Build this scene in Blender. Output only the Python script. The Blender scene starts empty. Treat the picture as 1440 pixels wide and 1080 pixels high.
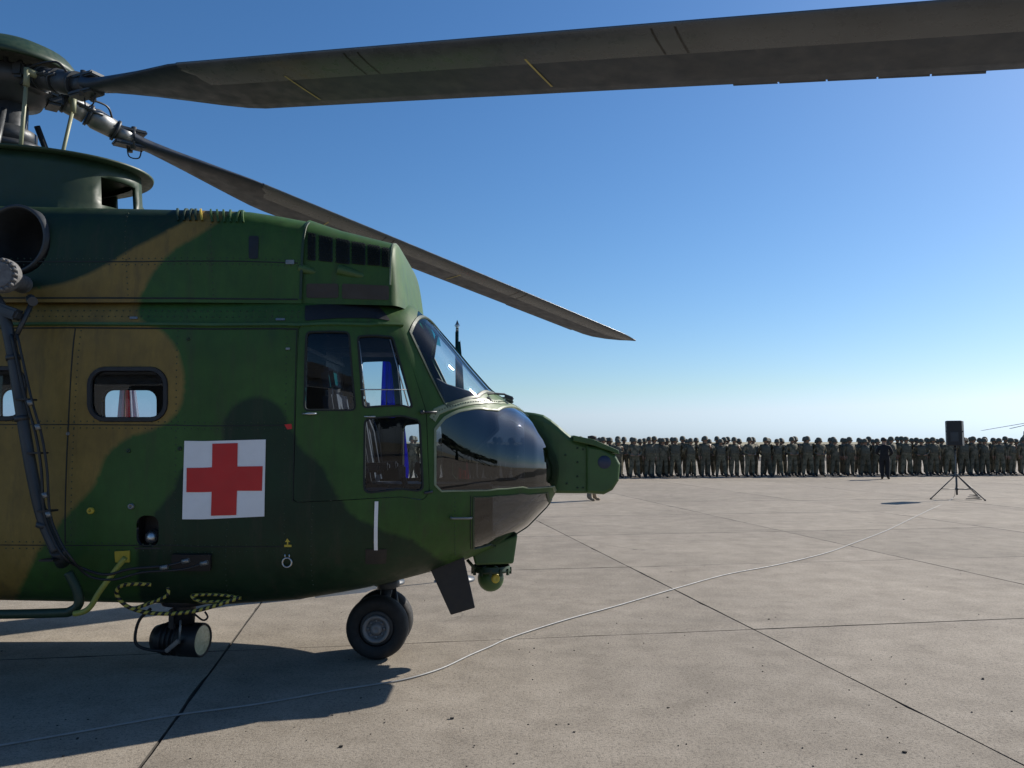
import bpy, bmesh, math, random
import numpy as np
from mathutils import Vector, Matrix, noise
from mathutils.geometry import delaunay_2d_cdt

random.seed(7)
R = math.radians
scene = bpy.context.scene
COL = scene.collection

# ------------------------------------------------------------------ camera, sky, sun, exposure
CAM_H, PITCH, F_PX = 1.62, R(4.12), 1124.0
cam_d = bpy.data.cameras.new('camera')
cam = bpy.data.objects.new('camera', cam_d)
COL.objects.link(cam)
cam.location = (0, 0, CAM_H)
cam.rotation_euler = (R(90) + PITCH, 0, 0)
cam_d.sensor_width = 36.0
cam_d.lens = F_PX / 1440 * 36
cam_d.clip_start = 0.05
cam_d.clip_end = 6000
scene.camera = cam

SUN_EL = R(34.5)
SUN_AZ = math.atan2(0.846, 0.533)          # from +Y towards +X
world = bpy.data.worlds.new('World')
scene.world = world
world.use_nodes = True
wn = world.node_tree
sky = wn.nodes.new('ShaderNodeTexSky')
sky.sky_type = 'NISHITA'
sky.sun_disc = False
sky.sun_elevation = SUN_EL
sky.sun_rotation = SUN_AZ
sky.altitude = 0
sky.air_density = 1.0
sky.dust_density = 0.5
sky.ozone_density = 6.0
bg = wn.nodes['Background']
bg.inputs['Strength'].default_value = 0.089
hsv = wn.nodes.new('ShaderNodeHueSaturation')
hsv.inputs['Saturation'].default_value = 1.14
wn.links.new(sky.outputs[0], hsv.inputs['Color'])
# colour balance of the whole sky: never yellower than a pale blue white
sep = wn.nodes.new('ShaderNodeSeparateColor'); com = wn.nodes.new('ShaderNodeCombineColor')
wn.links.new(hsv.outputs[0], sep.inputs[0])
def sky_limit(chan, k, op):
    m = wn.nodes.new('ShaderNodeMath'); m.operation = 'MULTIPLY'; m.inputs[1].default_value = k
    wn.links.new(sep.outputs[1], m.inputs[0])
    q = wn.nodes.new('ShaderNodeMath'); q.operation = op
    wn.links.new(sep.outputs[chan], q.inputs[0]); wn.links.new(m.outputs[0], q.inputs[1]); wn.links.new(q.outputs[0], com.inputs[chan])
sky_limit(0, 0.83, 'MINIMUM'); sky_limit(2, 1.14, 'MAXIMUM')
wn.links.new(sep.outputs[1], com.inputs[1])
wn.links.new(com.outputs[0], bg.inputs['Color'])

sun_d = bpy.data.lights.new('sun', 'SUN')
sun_d.energy = 5.0
sun_d.angle = R(0.53)
sun_d.color = (1.0, 0.93, 0.84)
sun = bpy.data.objects.new('sun', sun_d)
COL.objects.link(sun)
sdir = Vector((math.sin(SUN_AZ) * math.cos(SUN_EL), math.cos(SUN_AZ) * math.cos(SUN_EL), math.sin(SUN_EL)))
sun.rotation_euler = (-sdir).to_track_quat('-Z', 'Y').to_euler()
sun.location = sdir * 60

vs = scene.view_settings
vs.view_transform = 'Standard'
vs.look = 'None'
vs.exposure = 0.4
vs.gamma = 1.0
vs.use_curve_mapping = False

# ------------------------------------------------------------------ small helpers
def ray(px, py):
    u, v = (px - 720) / F_PX, (540 - py) / F_PX
    return u, math.cos(PITCH) - v * math.sin(PITCH), math.sin(PITCH) + v * math.cos(PITCH)

def P(px, py, Y):
    """point of the place seen at a photo pixel, standing at depth Y"""
    x, y, z = ray(px, py)
    t = Y / y
    return Vector((x * t, Y, CAM_H + z * t))

def G(px, py, z=0.0):
    x, y, zz = ray(px, py)
    t = (z - CAM_H) / zz
    return Vector((x * t, y * t, z))

def link(o):
    COL.objects.link(o)
    return o

def empty(name, loc, rz=0.0):
    o = bpy.data.objects.new(name, None)
    o.empty_display_size = 0.2
    o.location = loc
    o.rotation_euler = (0, 0, rz)
    return link(o)

def tag(o, label=None, cat=None, group=None, kind=None):
    if label: o['label'] = label
    if cat: o['category'] = cat
    if group: o['group'] = group
    if kind: o['kind'] = kind
    return o

def root_loc(o):
    while o.parent: o = o.parent
    return Vector(o.location)

class MB:
    """collects pieces in world coordinates, then links them as one mesh"""
    def __init__(self):
        self.v, self.f, self.s, self.attr = [], [], [], None
    def add(self, verts, faces, smooth=False):
        n = len(self.v)
        self.v += [tuple(p) for p in verts]
        self.f += [tuple(i + n for i in f) for f in faces]
        self.s += [smooth] * len(faces)
        return self
    def box(self, c, s, rot=None, bev=0.0):
        c = Vector(c); hx, hy, hz = s[0] / 2, s[1] / 2, s[2] / 2
        if bev > 0:
            bm = bmesh.new()
            bmesh.ops.create_cube(bm, size=1)
            for q in bm.verts: q.co = Vector((q.co.x * s[0], q.co.y * s[1], q.co.z * s[2]))
            bmesh.ops.bevel(bm, geom=bm.edges[:], offset=bev, segments=2, affect='EDGES')
            bm.verts.index_update()
            pts = [q.co.copy() for q in bm.verts]
            fs = [[q.index for q in f.verts] for f in bm.faces]
            bm.free()
        else:
            pts = [Vector((x, y, z)) for x in (-hx, hx) for y in (-hy, hy) for z in (-hz, hz)]
            fs = [(0, 1, 3, 2), (4, 6, 7, 5), (0, 4, 5, 1), (2, 3, 7, 6), (0, 2, 6, 4), (1, 5, 7, 3)]
        if rot is not None: pts = [rot @ p for p in pts]
        return self.add([p + c for p in pts], fs)
    def tube(self, pts, r, seg=8, caps=True):
        pts = [Vector(p) for p in pts]
        rs = r if isinstance(r, (list, tuple)) else [r] * len(pts)
        V, Fc = [], []
        up = None
        for i, p in enumerate(pts):
            a = pts[max(i - 1, 0)]; b = pts[min(i + 1, len(pts) - 1)]
            d = (b - a)
            if d.length < 1e-9: d = Vector((0, 0, 1))
            d.normalize()
            if up is None:
                up = Vector((0, 0, 1)) if abs(d.z) < 0.9 else Vector((1, 0, 0))
            n1 = up - d * up.dot(d); n1.normalize(); up = n1
            n2 = d.cross(n1)
            for k in range(seg):
                an = 2 * math.pi * k / seg
                V.append(p + (n1 * math.cos(an) + n2 * math.sin(an)) * rs[i])
        for i in range(len(pts) - 1):
            for k in range(seg):
                k2 = (k + 1) % seg
                Fc.append((i * seg + k, i * seg + k2, (i + 1) * seg + k2, (i + 1) * seg + k))
        self.add(V, Fc, True)
        if caps:
            n = len(self.v) - len(V)
            self.f.append(tuple(n + k for k in reversed(range(seg)))); self.s.append(False)
            m = n + (len(pts) - 1) * seg
            self.f.append(tuple(m + k for k in range(seg))); self.s.append(False)
        return self
    def lathe(self, prof, c, axis, seg=32, caps=True):
        """prof: (radius, along) pairs; axis: direction"""
        axis = Vector(axis).normalized(); c = Vector(c)
        up = Vector((0, 0, 1)) if abs(axis.z) < 0.9 else Vector((1, 0, 0))
        n1 = (up - axis * up.dot(axis)).normalized(); n2 = axis.cross(n1)
        V, Fc = [], []
        for (r, h) in prof:
            for k in range(seg):
                an = 2 * math.pi * k / seg
                V.append(c + axis * h + (n1 * math.cos(an) + n2 * math.sin(an)) * max(r, 1e-5))
        for i in range(len(prof) - 1):
            for k in range(seg):
                k2 = (k + 1) % seg
                Fc.append((i * seg + k, i * seg + k2, (i + 1) * seg + k2, (i + 1) * seg + k))
        return self.add(V, Fc, True)
    def prism(self, poly, d):
        """flat polygon of 3D points extruded by vector d"""
        poly = [Vector(p) for p in poly]; n = len(poly); d = Vector(d)
        V = poly + [p + d for p in poly]
        Fc = [tuple(range(n)), tuple(reversed(range(n, 2 * n)))]
        Fc += [(i, i + n, (i + 1) % n + n, (i + 1) % n) for i in range(n)]
        return self.add(V, Fc)
    def build(self, name, mat, parent=None, attrs=None, bevel=0.0, origin=None):
        o0 = root_loc(parent) if parent else (Vector(origin) if origin is not None else Vector((0, 0, 0)))
        me = bpy.data.meshes.new(name)
        me.from_pydata([(x - o0.x, y - o0.y, z - o0.z) for x, y, z in self.v], [], self.f)
        me.polygons.foreach_set('use_smooth', self.s)
        mats = mat if isinstance(mat, (list, tuple)) else [mat]
        for m in mats: me.materials.append(m)
        if attrs:
            for an, vals in attrs.items():
                if isinstance(vals[0], (tuple, list)):
                    a = me.attributes.new(an, 'FLOAT_COLOR', 'POINT')
                    a.data.foreach_set('color', [c for q in vals for c in q])
                else:
                    a = me.attributes.new(an, 'FLOAT', 'POINT')
                    a.data.foreach_set('value', vals)
        bm = bmesh.new(); bm.from_mesh(me)
        bmesh.ops.recalc_face_normals(bm, faces=bm.faces[:])
        bm.to_mesh(me); bm.free()
        me.update()
        o = link(bpy.data.objects.new(name, me))
        if parent: o.parent = parent
        else: o.location = o0
        if bevel > 0:
            b = o.modifiers.new('bevel', 'BEVEL'); b.width = bevel; b.segments = 2; b.limit_method = 'ANGLE'; b.angle_limit = R(40)
        return o

def smooth_path(pts, n=8, closed=False):
    """Catmull-Rom through points (any dimension)"""
    pts = [Vector(p) for p in pts]; out = []; m = len(pts)
    rng = m if closed else m - 1
    for i in range(rng):
        if closed: a, b, c, d = pts[(i - 1) % m], pts[i], pts[(i + 1) % m], pts[(i + 2) % m]
        else: a, b, c, d = pts[max(i - 1, 0)], pts[i], pts[i + 1], pts[min(i + 2, m - 1)]
        for k in range(n):
            t = k / n
            out.append(0.5 * ((2 * b) + (c - a) * t + (2 * a - 5 * b + 4 * c - d) * t * t + (3 * b - a - 3 * c + d) * t ** 3))
    if not closed: out.append(pts[-1])
    return out

# ------------------------------------------------------------------ materials
def new_mat(name):
    m = bpy.data.materials.new(name); m.use_nodes = True
    return m, m.node_tree, m.node_tree.nodes['Principled BSDF']

def nd(nt, t, **kw):
    n = nt.nodes.new(t)
    for k, v in kw.items(): setattr(n, k, v)
    return n

def mix_col(nt, fac, a, b, mode='MIX'):
    n = nd(nt, 'ShaderNodeMix', data_type='RGBA', blend_type=mode)
    for s, val in ((0, fac), (6, a), (7, b)):
        if hasattr(val, 'default_value') or hasattr(val, 'links'): nt.links.new(val, n.inputs[s])
        else: n.inputs[s].default_value = val if s == 0 else (*val, 1)
    return n.outputs[2]

def ramp(nt, src, stops):
    n = nd(nt, 'ShaderNodeValToRGB')
    el = n.color_ramp.elements
    while len(el) < len(stops): el.new(0.5)
    for e, (p, c) in zip(el, stops):
        e.position = p; e.color = (c, c, c, 1) if not isinstance(c, tuple) else (*c, 1)
    nt.links.new(src, n.inputs[0])
    return n.outputs[0]

def noise_tex(nt, scale, detail=4, rough=0.6, vec=None):
    n = nd(nt, 'ShaderNodeTexNoise')
    n.inputs['Scale'].default_value = scale
    n.inputs['Detail'].default_value = detail
    n.inputs['Roughness'].default_value = rough
    if vec is not None: nt.links.new(vec, n.inputs['Vector'])
    return n.outputs['Fac']

def paint(name, col, rough=0.5, metal=0.0, var=0.18, scale=6.0, bump=0.0, spec=0.5):
    m, nt, b = new_mat(name)
    tc = nd(nt, 'ShaderNodeTexCoord')
    f = noise_tex(nt, scale, 5, 0.65, tc.outputs['Object'])
    lo = tuple(c * (1 - var) for c in col); hi = tuple(min(c * (1 + var), 1) for c in col)
    nt.links.new(ramp(nt, f, [(0.3, lo), (0.7, hi)]), b.inputs['Base Color'])
    f2 = noise_tex(nt, scale * 4, 4, 0.6, tc.outputs['Object'])
    nt.links.new(ramp(nt, f2, [(0.3, max(rough - 0.1, 0.02)), (0.7, min(rough + 0.12, 1))]), b.inputs['Roughness'])
    b.inputs['Metallic'].default_value = metal
    b.inputs['Specular IOR Level'].default_value = spec
    if bump:
        bn = nd(nt, 'ShaderNodeBump'); bn.inputs['Strength'].default_value = bump; bn.inputs['Distance'].default_value = 0.02
        nt.links.new(f2, bn.inputs['Height']); nt.links.new(bn.outputs[0], b.inputs['Normal'])
    return m

def glass(name, tint, refl=1.0, rough=0.0):
    """thin pane: clear tinted transmission plus a Fresnel reflection"""
    m = bpy.data.materials.new(name); m.use_nodes = True
    nt = m.node_tree
    for n in list(nt.nodes):
        if n.type != 'OUTPUT_MATERIAL': nt.nodes.remove(n)
    out = [n for n in nt.nodes if n.type == 'OUTPUT_MATERIAL'][0]
    tr = nd(nt, 'ShaderNodeBsdfTransparent'); tr.inputs[0].default_value = (*tint, 1)
    gl = nd(nt, 'ShaderNodeBsdfGlossy'); gl.inputs['Roughness'].default_value = rough
    fr = nd(nt, 'ShaderNodeFresnel'); geo = nd(nt, 'ShaderNodeNewGeometry')
    io = nd(nt, 'ShaderNodeMapRange'); io.inputs['To Min'].default_value = 1.5; io.inputs['To Max'].default_value = 1 / 1.5
    nt.links.new(geo.outputs['Backfacing'], io.inputs['Value']); nt.links.new(io.outputs[0], fr.inputs['IOR'])
    mu = nd(nt, 'ShaderNodeMath', operation='MULTIPLY', use_clamp=True); mu.inputs[1].default_value = refl
    nt.links.new(fr.outputs[0], mu.inputs[0])
    mx = nd(nt, 'ShaderNodeMixShader')
    nt.links.new(mu.outputs[0], mx.inputs[0]); nt.links.new(tr.outputs[0], mx.inputs[1]); nt.links.new(gl.outputs[0], mx.inputs[2])
    nt.links.new(mx.outputs[0], out.inputs[0])
    return m

def camo_mat():
    m, nt, b = new_mat('camouflage_paint')
    at = nd(nt, 'ShaderNodeAttribute', attribute_name='camo')
    tc = nd(nt, 'ShaderNodeTexCoord')
    mp = nd(nt, 'ShaderNodeMapping'); mp.inputs['Scale'].default_value = (1, 1, 0.35)
    nt.links.new(tc.outputs['Object'], mp.inputs[0])
    f = noise_tex(nt, 2.2, 6, 0.65, tc.outputs['Object'])
    streak = noise_tex(nt, 14, 5, 0.7, mp.outputs[0])
    fine = noise_tex(nt, 60, 3, 0.6, tc.outputs['Object'])
    v1 = ramp(nt, f, [(0.3, 0.78), (0.7, 1.2)])
    c = mix_col(nt, 1.0, at.outputs['Color'], v1, 'MULTIPLY')
    v2 = ramp(nt, streak, [(0.35, 0.86), (0.65, 1.08)])
    c = mix_col(nt, 1.0, c, v2, 'MULTIPLY')
    mp2 = nd(nt, 'ShaderNodeMapping'); mp2.inputs['Scale'].default_value = (9, 9, 0.9)
    nt.links.new(tc.outputs['Object'], mp2.inputs[0])
    run = noise_tex(nt, 1.6, 6, 0.7, mp2.outputs[0])
    c = mix_col(nt, ramp(nt, run, [(0.52, 0.0), (0.72, 0.45)]), c, (0.05, 0.043, 0.03))
    scuff = noise_tex(nt, 26, 8, 0.8, tc.outputs['Object'])
    c = mix_col(nt, ramp(nt, scuff, [(0.64, 0.0), (0.76, 0.22)]), c, (0.14, 0.15, 0.11))
    geo = nd(nt, 'ShaderNodeNewGeometry')
    c = mix_col(nt, geo.outputs['Backfacing'], c, (0.035, 0.038, 0.042))
    nt.links.new(c, b.inputs['Base Color'])
    nt.links.new(ramp(nt, streak, [(0.3, 0.42), (0.7, 0.62)]), b.inputs['Roughness'])
    b.inputs['Specular IOR Level'].default_value = 0.28
    bn = nd(nt, 'ShaderNodeBump'); bn.inputs['Strength'].default_value = 0.25; bn.inputs['Distance'].default_value = 0.02
    wav = noise_tex(nt, 3.5, 2, 0.5, tc.outputs['Object'])
    ad = nd(nt, 'ShaderNodeMath', operation='MULTIPLY_ADD'); ad.inputs[1].default_value = 0.05
    nt.links.new(fine, ad.inputs[0]); nt.links.new(wav, ad.inputs[2])
    nt.links.new(ad.outputs[0], bn.inputs['Height']); nt.links.new(bn.outputs[0], b.inputs['Normal'])
    return m

def concrete_mat():
    m, nt, b = new_mat('apron_concrete')
    geo = nd(nt, 'ShaderNodeNewGeometry'); pos = geo.outputs['Position']
    oi = nd(nt, 'ShaderNodeObjectInfo')
    big = noise_tex(nt, 0.35, 5, 0.6, pos)
    mid = noise_tex(nt, 2.6, 7, 0.72, pos)
    spk = noise_tex(nt, 46, 3, 0.75, pos)
    spk2 = noise_tex(nt, 120, 2, 0.8, pos)
    c = ramp(nt, mid, [(0.3, (0.218, 0.188, 0.148)), (0.5, (0.282, 0.246, 0.196)), (0.72, (0.345, 0.303, 0.245))])
    c = mix_col(nt, 1.0, c, ramp(nt, big, [(0.3, 0.84), (0.7, 1.1)]), 'MULTIPLY')
    c = mix_col(nt, 1.0, c, ramp(nt, spk, [(0.36, 0.62), (0.47, 0.98), (0.68, 1.08)]), 'MULTIPLY')
    c = mix_col(nt, 1.0, c, ramp(nt, spk2, [(0.34, 0.6), (0.48, 1.0), (0.7, 1.14)]), 'MULTIPLY')
    # broad stains
    st = noise_tex(nt, 0.9, 8, 0.7, pos)
    c = mix_col(nt, ramp(nt, st, [(0.60, 0.0), (0.74, 0.4)]), c, (0.17, 0.15, 0.125))
    wob = nd(nt, 'ShaderNodeTexNoise'); wob.inputs['Scale'].default_value = 1.7; wob.inputs['Detail'].default_value = 6
    nt.links.new(pos, wob.inputs['Vector'])
    vm_ = nd(nt, 'ShaderNodeVectorMath', operation='MULTIPLY_ADD'); vm_.inputs[1].default_value = (0.9, 0.9, 0.9)
    nt.links.new(wob.outputs['Color'], vm_.inputs[0]); nt.links.new(pos, vm_.inputs[2])
    vo = nd(nt, 'ShaderNodeTexVoronoi', feature='DISTANCE_TO_EDGE'); vo.inputs['Scale'].default_value = 0.22
    nt.links.new(vm_.outputs[0], vo.inputs['Vector'])
    crack = ramp(nt, vo.outputs['Distance'], [(0.0, 1.0), (0.0016, 0.0)])
    msk = ramp(nt, noise_tex(nt, 0.23, 3, 0.5, pos), [(0.54, 0.0), (0.6, 0.75)])
    ck = nd(nt, 'ShaderNodeMath', operation='MULTIPLY'); nt.links.new(crack, ck.inputs[0]); nt.links.new(msk, ck.inputs[1])
    c = mix_col(nt, ck.outputs[0], c, (0.07, 0.062, 0.05))
    mpt = nd(nt, 'ShaderNodeMapping'); mpt.inputs['Rotation'].default_value = (0, 0, 0.35); mpt.inputs['Scale'].default_value = (0.12, 2.2, 1)
    nt.links.new(pos, mpt.inputs[0])
    sc_ = noise_tex(nt, 1.0, 4, 0.6, mpt.outputs[0])
    c = mix_col(nt, ramp(nt, sc_, [(0.6, 0.0), (0.75, 0.25)]), c, (0.15, 0.135, 0.115))
    rnd = ramp(nt, oi.outputs['Random'], [(0.0, 0.9), (1.0, 1.07)])
    c = mix_col(nt, 1.0, c, rnd, 'MULTIPLY')
    nt.links.new(c, b.inputs['Base Color'])
    b.inputs['Roughness'].default_value = 0.88
    b.inputs['Specular IOR Level'].default_value = 0.25
    bn = nd(nt, 'ShaderNodeBump'); bn.inputs['Strength'].default_value = 0.5; bn.inputs['Distance'].default_value = 0.006
    ad = nd(nt, 'ShaderNodeMath', operation='ADD'); nt.links.new(spk, ad.inputs[0]); nt.links.new(spk2, ad.inputs[1])
    nt.links.new(ad.outputs[0], bn.inputs['Height']); nt.links.new(bn.outputs[0], b.inputs['Normal'])
    return m

def ground_mat(name, cols, scale):
    m, nt, b = new_mat(name)
    geo = nd(nt, 'ShaderNodeNewGeometry')
    f = noise_tex(nt, scale, 8, 0.7, geo.outputs['Position'])
    nt.links.new(ramp(nt, f, [(0.3, cols[0]), (0.7, cols[1])]), b.inputs['Base Color'])
    b.inputs['Roughness'].default_value = 0.95
    b.inputs['Specular IOR Level'].default_value = 0.1
    return m

def stripe_mat():
    m, nt, b = new_mat('striped_cable')
    at = nd(nt, 'ShaderNodeAttribute', attribute_name='run')
    md = nd(nt, 'ShaderNodeMath', operation='FRACT'); nt.links.new(at.outputs['Fac'], md.inputs[0])
    gt = nd(nt, 'ShaderNodeMath', operation='GREATER_THAN'); gt.inputs[1].default_value = 0.5
    nt.links.new(md.outputs[0], gt.inputs[0])
    nt.links.new(mix_col(nt, gt.outputs[0], (0.012, 0.012, 0.012), (0.42, 0.36, 0.06)), b.inputs['Base Color'])
    b.inputs['Roughness'].default_value = 0.55
    return m

def uniform_mat():
    m, nt, b = new_mat('soldier_uniform')
    tc = nd(nt, 'ShaderNodeTexCoord'); oi = nd(nt, 'ShaderNodeObjectInfo')
    f = noise_tex(nt, 9, 3, 0.55, tc.outputs['Object'])
    c = ramp(nt, f, [(0.40, (0.062, 0.056, 0.036)), (0.5, (0.11, 0.103, 0.064)), (0.6, (0.175, 0.145, 0.095))])
    c = mix_col(nt, 1.0, c, ramp(nt, oi.outputs['Random'], [(0.0, 0.7), (1.0, 1.25)]), 'MULTIPLY')
    nt.links.new(c, b.inputs['Base Color'])
    b.inputs['Roughness'].default_value = 0.85
    return m

M = {}
M['camo'] = camo_mat()
M['concrete'] = concrete_mat()
M['joint'] = ground_mat('joint_tar', ((0.035, 0.033, 0.03), (0.09, 0.082, 0.07)), 6)
M['field'] = ground_mat('dry_field', ((0.24, 0.22, 0.15), (0.34, 0.31, 0.22)), 0.08)
M['black'] = paint('black_paint', (0.012, 0.012, 0.013), 0.5)
M['rubber'] = paint('tyre_rubber', (0.016, 0.016, 0.016), 0.75, bump=0.15)
M['seam'] = paint('seam_dark', (0.012, 0.016, 0.013), 0.7)
M['green'] = paint('green_paint', (0.044, 0.1, 0.026), 0.45)
M['dkgreen'] = paint('dark_green_paint', (0.017, 0.04, 0.018), 0.5)
M['trim'] = paint('pale_green_trim', (0.2, 0.24, 0.15), 0.45)
M['grey'] = paint('grey_metal', (0.22, 0.225, 0.22), 0.4, 0.6)
M['dkgrey'] = paint('dark_grey_metal', (0.045, 0.05, 0.055), 0.45, 0.3)
M['silver'] = paint('bright_metal', (0.5, 0.5, 0.49), 0.3, 0.9)
M['white'] = paint('white_paint', (0.8, 0.8, 0.8), 0.45, var=0.05)
M['red'] = paint('red_paint', (0.55, 0.02, 0.018), 0.5, var=0.08)
M['yellow'] = paint('yellow_paint', (0.5, 0.38, 0.04), 0.5)
M['ylgreen'] = paint('zinc_primer', (0.26, 0.27, 0.05), 0.5)
M['matte'] = paint('matte_mesh', (0.02, 0.03, 0.02), 0.95, spec=0.05)
M['rivet'] = paint('rivet_paint', (0.03, 0.05, 0.024), 0.5)
M['rimpaint'] = paint('rim_paint', (0.2, 0.2, 0.2), 0.5, 0.2)
M['paleyellow'] = paint('pale_yellow_paint', (0.4, 0.35, 0.13), 0.6)
M['linkpaint'] = paint('pale_link_paint', (0.24, 0.25, 0.15), 0.5)
M['blade'] = paint('blade_dark', (0.021, 0.03, 0.045), 0.5, var=0.25, scale=2.5)
M['tape'] = paint('blade_erosion_strip', (0.072, 0.082, 0.092), 0.3, var=0.22, scale=3)
M['brownmesh'] = paint('brown_mesh', (0.05, 0.04, 0.03), 0.7)
M['navy'] = paint('seat_cloth', (0.02, 0.03, 0.05), 0.8)
M['panel'] = paint('instrument_black', (0.02, 0.022, 0.026), 0.6)
M['stripe'] = stripe_mat()
M['uniform'] = uniform_mat()
M['skin'] = paint('skin', (0.32, 0.19, 0.13), 0.55, var=0.06)
M['boot'] = paint('boot_leather', (0.018, 0.015, 0.013), 0.6)
M['tanboot'] = paint('tan_boot', (0.26, 0.2, 0.13), 0.7)
M['khaki'] = paint('khaki_cloth', (0.2, 0.17, 0.12), 0.85)
M['helmet'] = paint('helmet_cover', (0.1, 0.094, 0.066), 0.75, var=0.35, scale=14)
M['blackcloth'] = paint('black_cloth', (0.01, 0.01, 0.012), 0.85)
M['hair'] = paint('dark_hair', (0.015, 0.011, 0.009), 0.6)
M['cable'] = paint('pale_cable', (0.24, 0.24, 0.23), 0.5)
M['wood'] = paint('flag_pole_wood', (0.2, 0.13, 0.07), 0.5)
M['f_blue'] = paint('flag_blue', (0.04, 0.07, 0.85), 0.8, var=0.1)
M['f_teal'] = paint('flag_green', (0.02, 0.17, 0.18), 0.8, var=0.15)
M['f_red'] = paint('flag_red', (0.8, 0.02, 0.09), 0.8, var=0.08)
M['f_white'] = paint('flag_white', (0.7, 0.68, 0.7), 0.8, var=0.05)
for _k in ('f_blue', 'f_teal', 'f_red', 'f_white'):
    _nt = M[_k].node_tree; _b = _nt.nodes['Principled BSDF']; _o = [n for n in _nt.nodes if n.type == 'OUTPUT_MATERIAL'][0]
    _t = nd(_nt, 'ShaderNodeBsdfTranslucent'); _m = nd(_nt, 'ShaderNodeMixShader'); _m.inputs[0].default_value = 0.65
    _nt.links.new(_b.inputs['Base Color'].links[0].from_socket, _t.inputs[0])
    _nt.links.new(_b.outputs[0], _m.inputs[1]); _nt.links.new(_t.outputs[0], _m.inputs[2]); _nt.links.new(_m.outputs[0], _o.inputs[0])
M['glass'] = glass('window_glass', (0.80, 0.86, 0.9), 1.0)
M['shield'] = glass('windscreen_glass', (0.86, 0.91, 0.94), 1.0)
M['cabin_glass'] = glass('cabin_glass', (0.72, 0.82, 0.92), 1.0)
M['nose'] = glass('tinted_nose_glass', (0.2, 0.22, 0.25), 2.4)
M['teal'] = glass('teal_roof_glass', (0.02, 0.5, 0.5), 0.8)
M['lens'] = paint('lamp_lens', (0.62, 0.56, 0.36), 0.25, var=0.08)
M['hangar'] = paint('hangar_sheet', (0.42, 0.44, 0.45), 0.6, var=0.1, scale=0.5)
M['hangar_roof'] = paint('hangar_roof', (0.14, 0.15, 0.16), 0.6, scale=0.5)
M['leaf'] = paint('far_leaves', (0.045, 0.065, 0.03), 0.8, var=0.4, scale=0.8)

# ------------------------------------------------------------------ ground: field, apron, slabs
def sheet(name, x0, x1, y0, y1, z, mat):
    mb = MB()
    nx, ny = 8, 8
    V = [(x0 + (x1 - x0) * i / nx, y0 + (y1 - y0) * j / ny, z) for j in range(ny + 1) for i in range(nx + 1)]
    Fc = [(j * (nx + 1) + i, j * (nx + 1) + i + 1, (j + 1) * (nx + 1) + i + 1, (j + 1) * (nx + 1) + i) for j in range(ny) for i in range(nx)]
    mb.add(V, Fc)
    return mb.build(name, mat)

tag(sheet('ground', -3000, 3000, -3000, 3000, -0.06, M['field']), kind='structure')
apron = empty('apron', (0, 0, 0)); tag(apron, kind='structure')
tag(apron, 'pale concrete apron of large slabs with dark joints', None)
AR = R(9.4)
ax, ay = Vector((math.cos(AR), math.sin(AR), 0)), Vector((-math.sin(AR), math.cos(AR), 0))
A0 = Vector((2.09, 7.05, 0))                   # one crossing of joints
us = [0.0, 4.03]
while us[-1] < 46: us.append(us[-1] + 4.15)
ul = [0.0, -4.37]
while ul[-1] > -26: ul.append(ul[-1] - 4.15)
us = sorted(set(ul + us))
vsl = [-10.5 + 3.5 * k for k in range(20)]
# joint bed under the slabs
mb = MB()
cs = [A0 + ax * u + ay * v for u, v in ((us[0] - 90, -120), (us[-1] + 70, -120), (us[-1] + 70, 75), (us[0] - 90, 75))]
mb.prism([c + Vector((0, 0, -0.012)) for c in cs], (0, 0, -0.04))
mb.build('joint_bed', M['joint'], apron)

def slab_mesh(w, h, seed):
    rnd = random.Random(seed)
    gap = 0.004
    def edge(a, b, n):
        out = []
        a = Vector(a); b = Vector(b); d = (b - a); nrm = Vector((-d.y, d.x)).normalized()
        for i in range(n):
            t = i / n
            j = 0.0 if i == 0 else max(noise.noise(Vector((seed * 9.1 + t * 9, a.x * 3 + a.y, 1.7))), -0.3) * 0.006
            if rnd.random() < 0.08: j += rnd.uniform(0.004, 0.013)
            out.append(a + d * t + nrm * j)
        return out
    c = [(-w / 2 + gap, -h / 2 + gap), (w / 2 - gap, -h / 2 + gap), (w / 2 - gap, h / 2 - gap), (-w / 2 + gap, h / 2 - gap)]
    ring = edge(c[0], c[1], 24) + edge(c[1], c[2], 22) + edge(c[2], c[3], 24) + edge(c[3], c[0], 22)
    n = len(ring)
    V = [(p.x * 0.998, p.y * 0.998, 0.0) for p in ring] + [(p.x, p.y, -0.006) for p in ring] + [(p.x, p.y, -0.04) for p in ring]
    Fc = [tuple(range(n))] + [(i, i + n, (i + 1) % n + n, (i + 1) % n) for i in range(n)] + [(i + n, i + 2 * n, (i + 1) % n + 2 * n, (i + 1) % n + n) for i in range(n)]
    me = bpy.data.meshes.new('concrete_slab')
    me.from_pydata(V, [], Fc)
    bm = bmesh.new(); bm.from_mesh(me); bmesh.ops.recalc_face_normals(bm, faces=bm.faces[:]); bm.to_mesh(me); bm.free()
    me.materials.append(M['concrete']); me.materials.append(M['joint'])
    me.polygons.foreach_set('material_index', [0] + [1] * (len(me.polygons) - 1))
    return me

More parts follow.
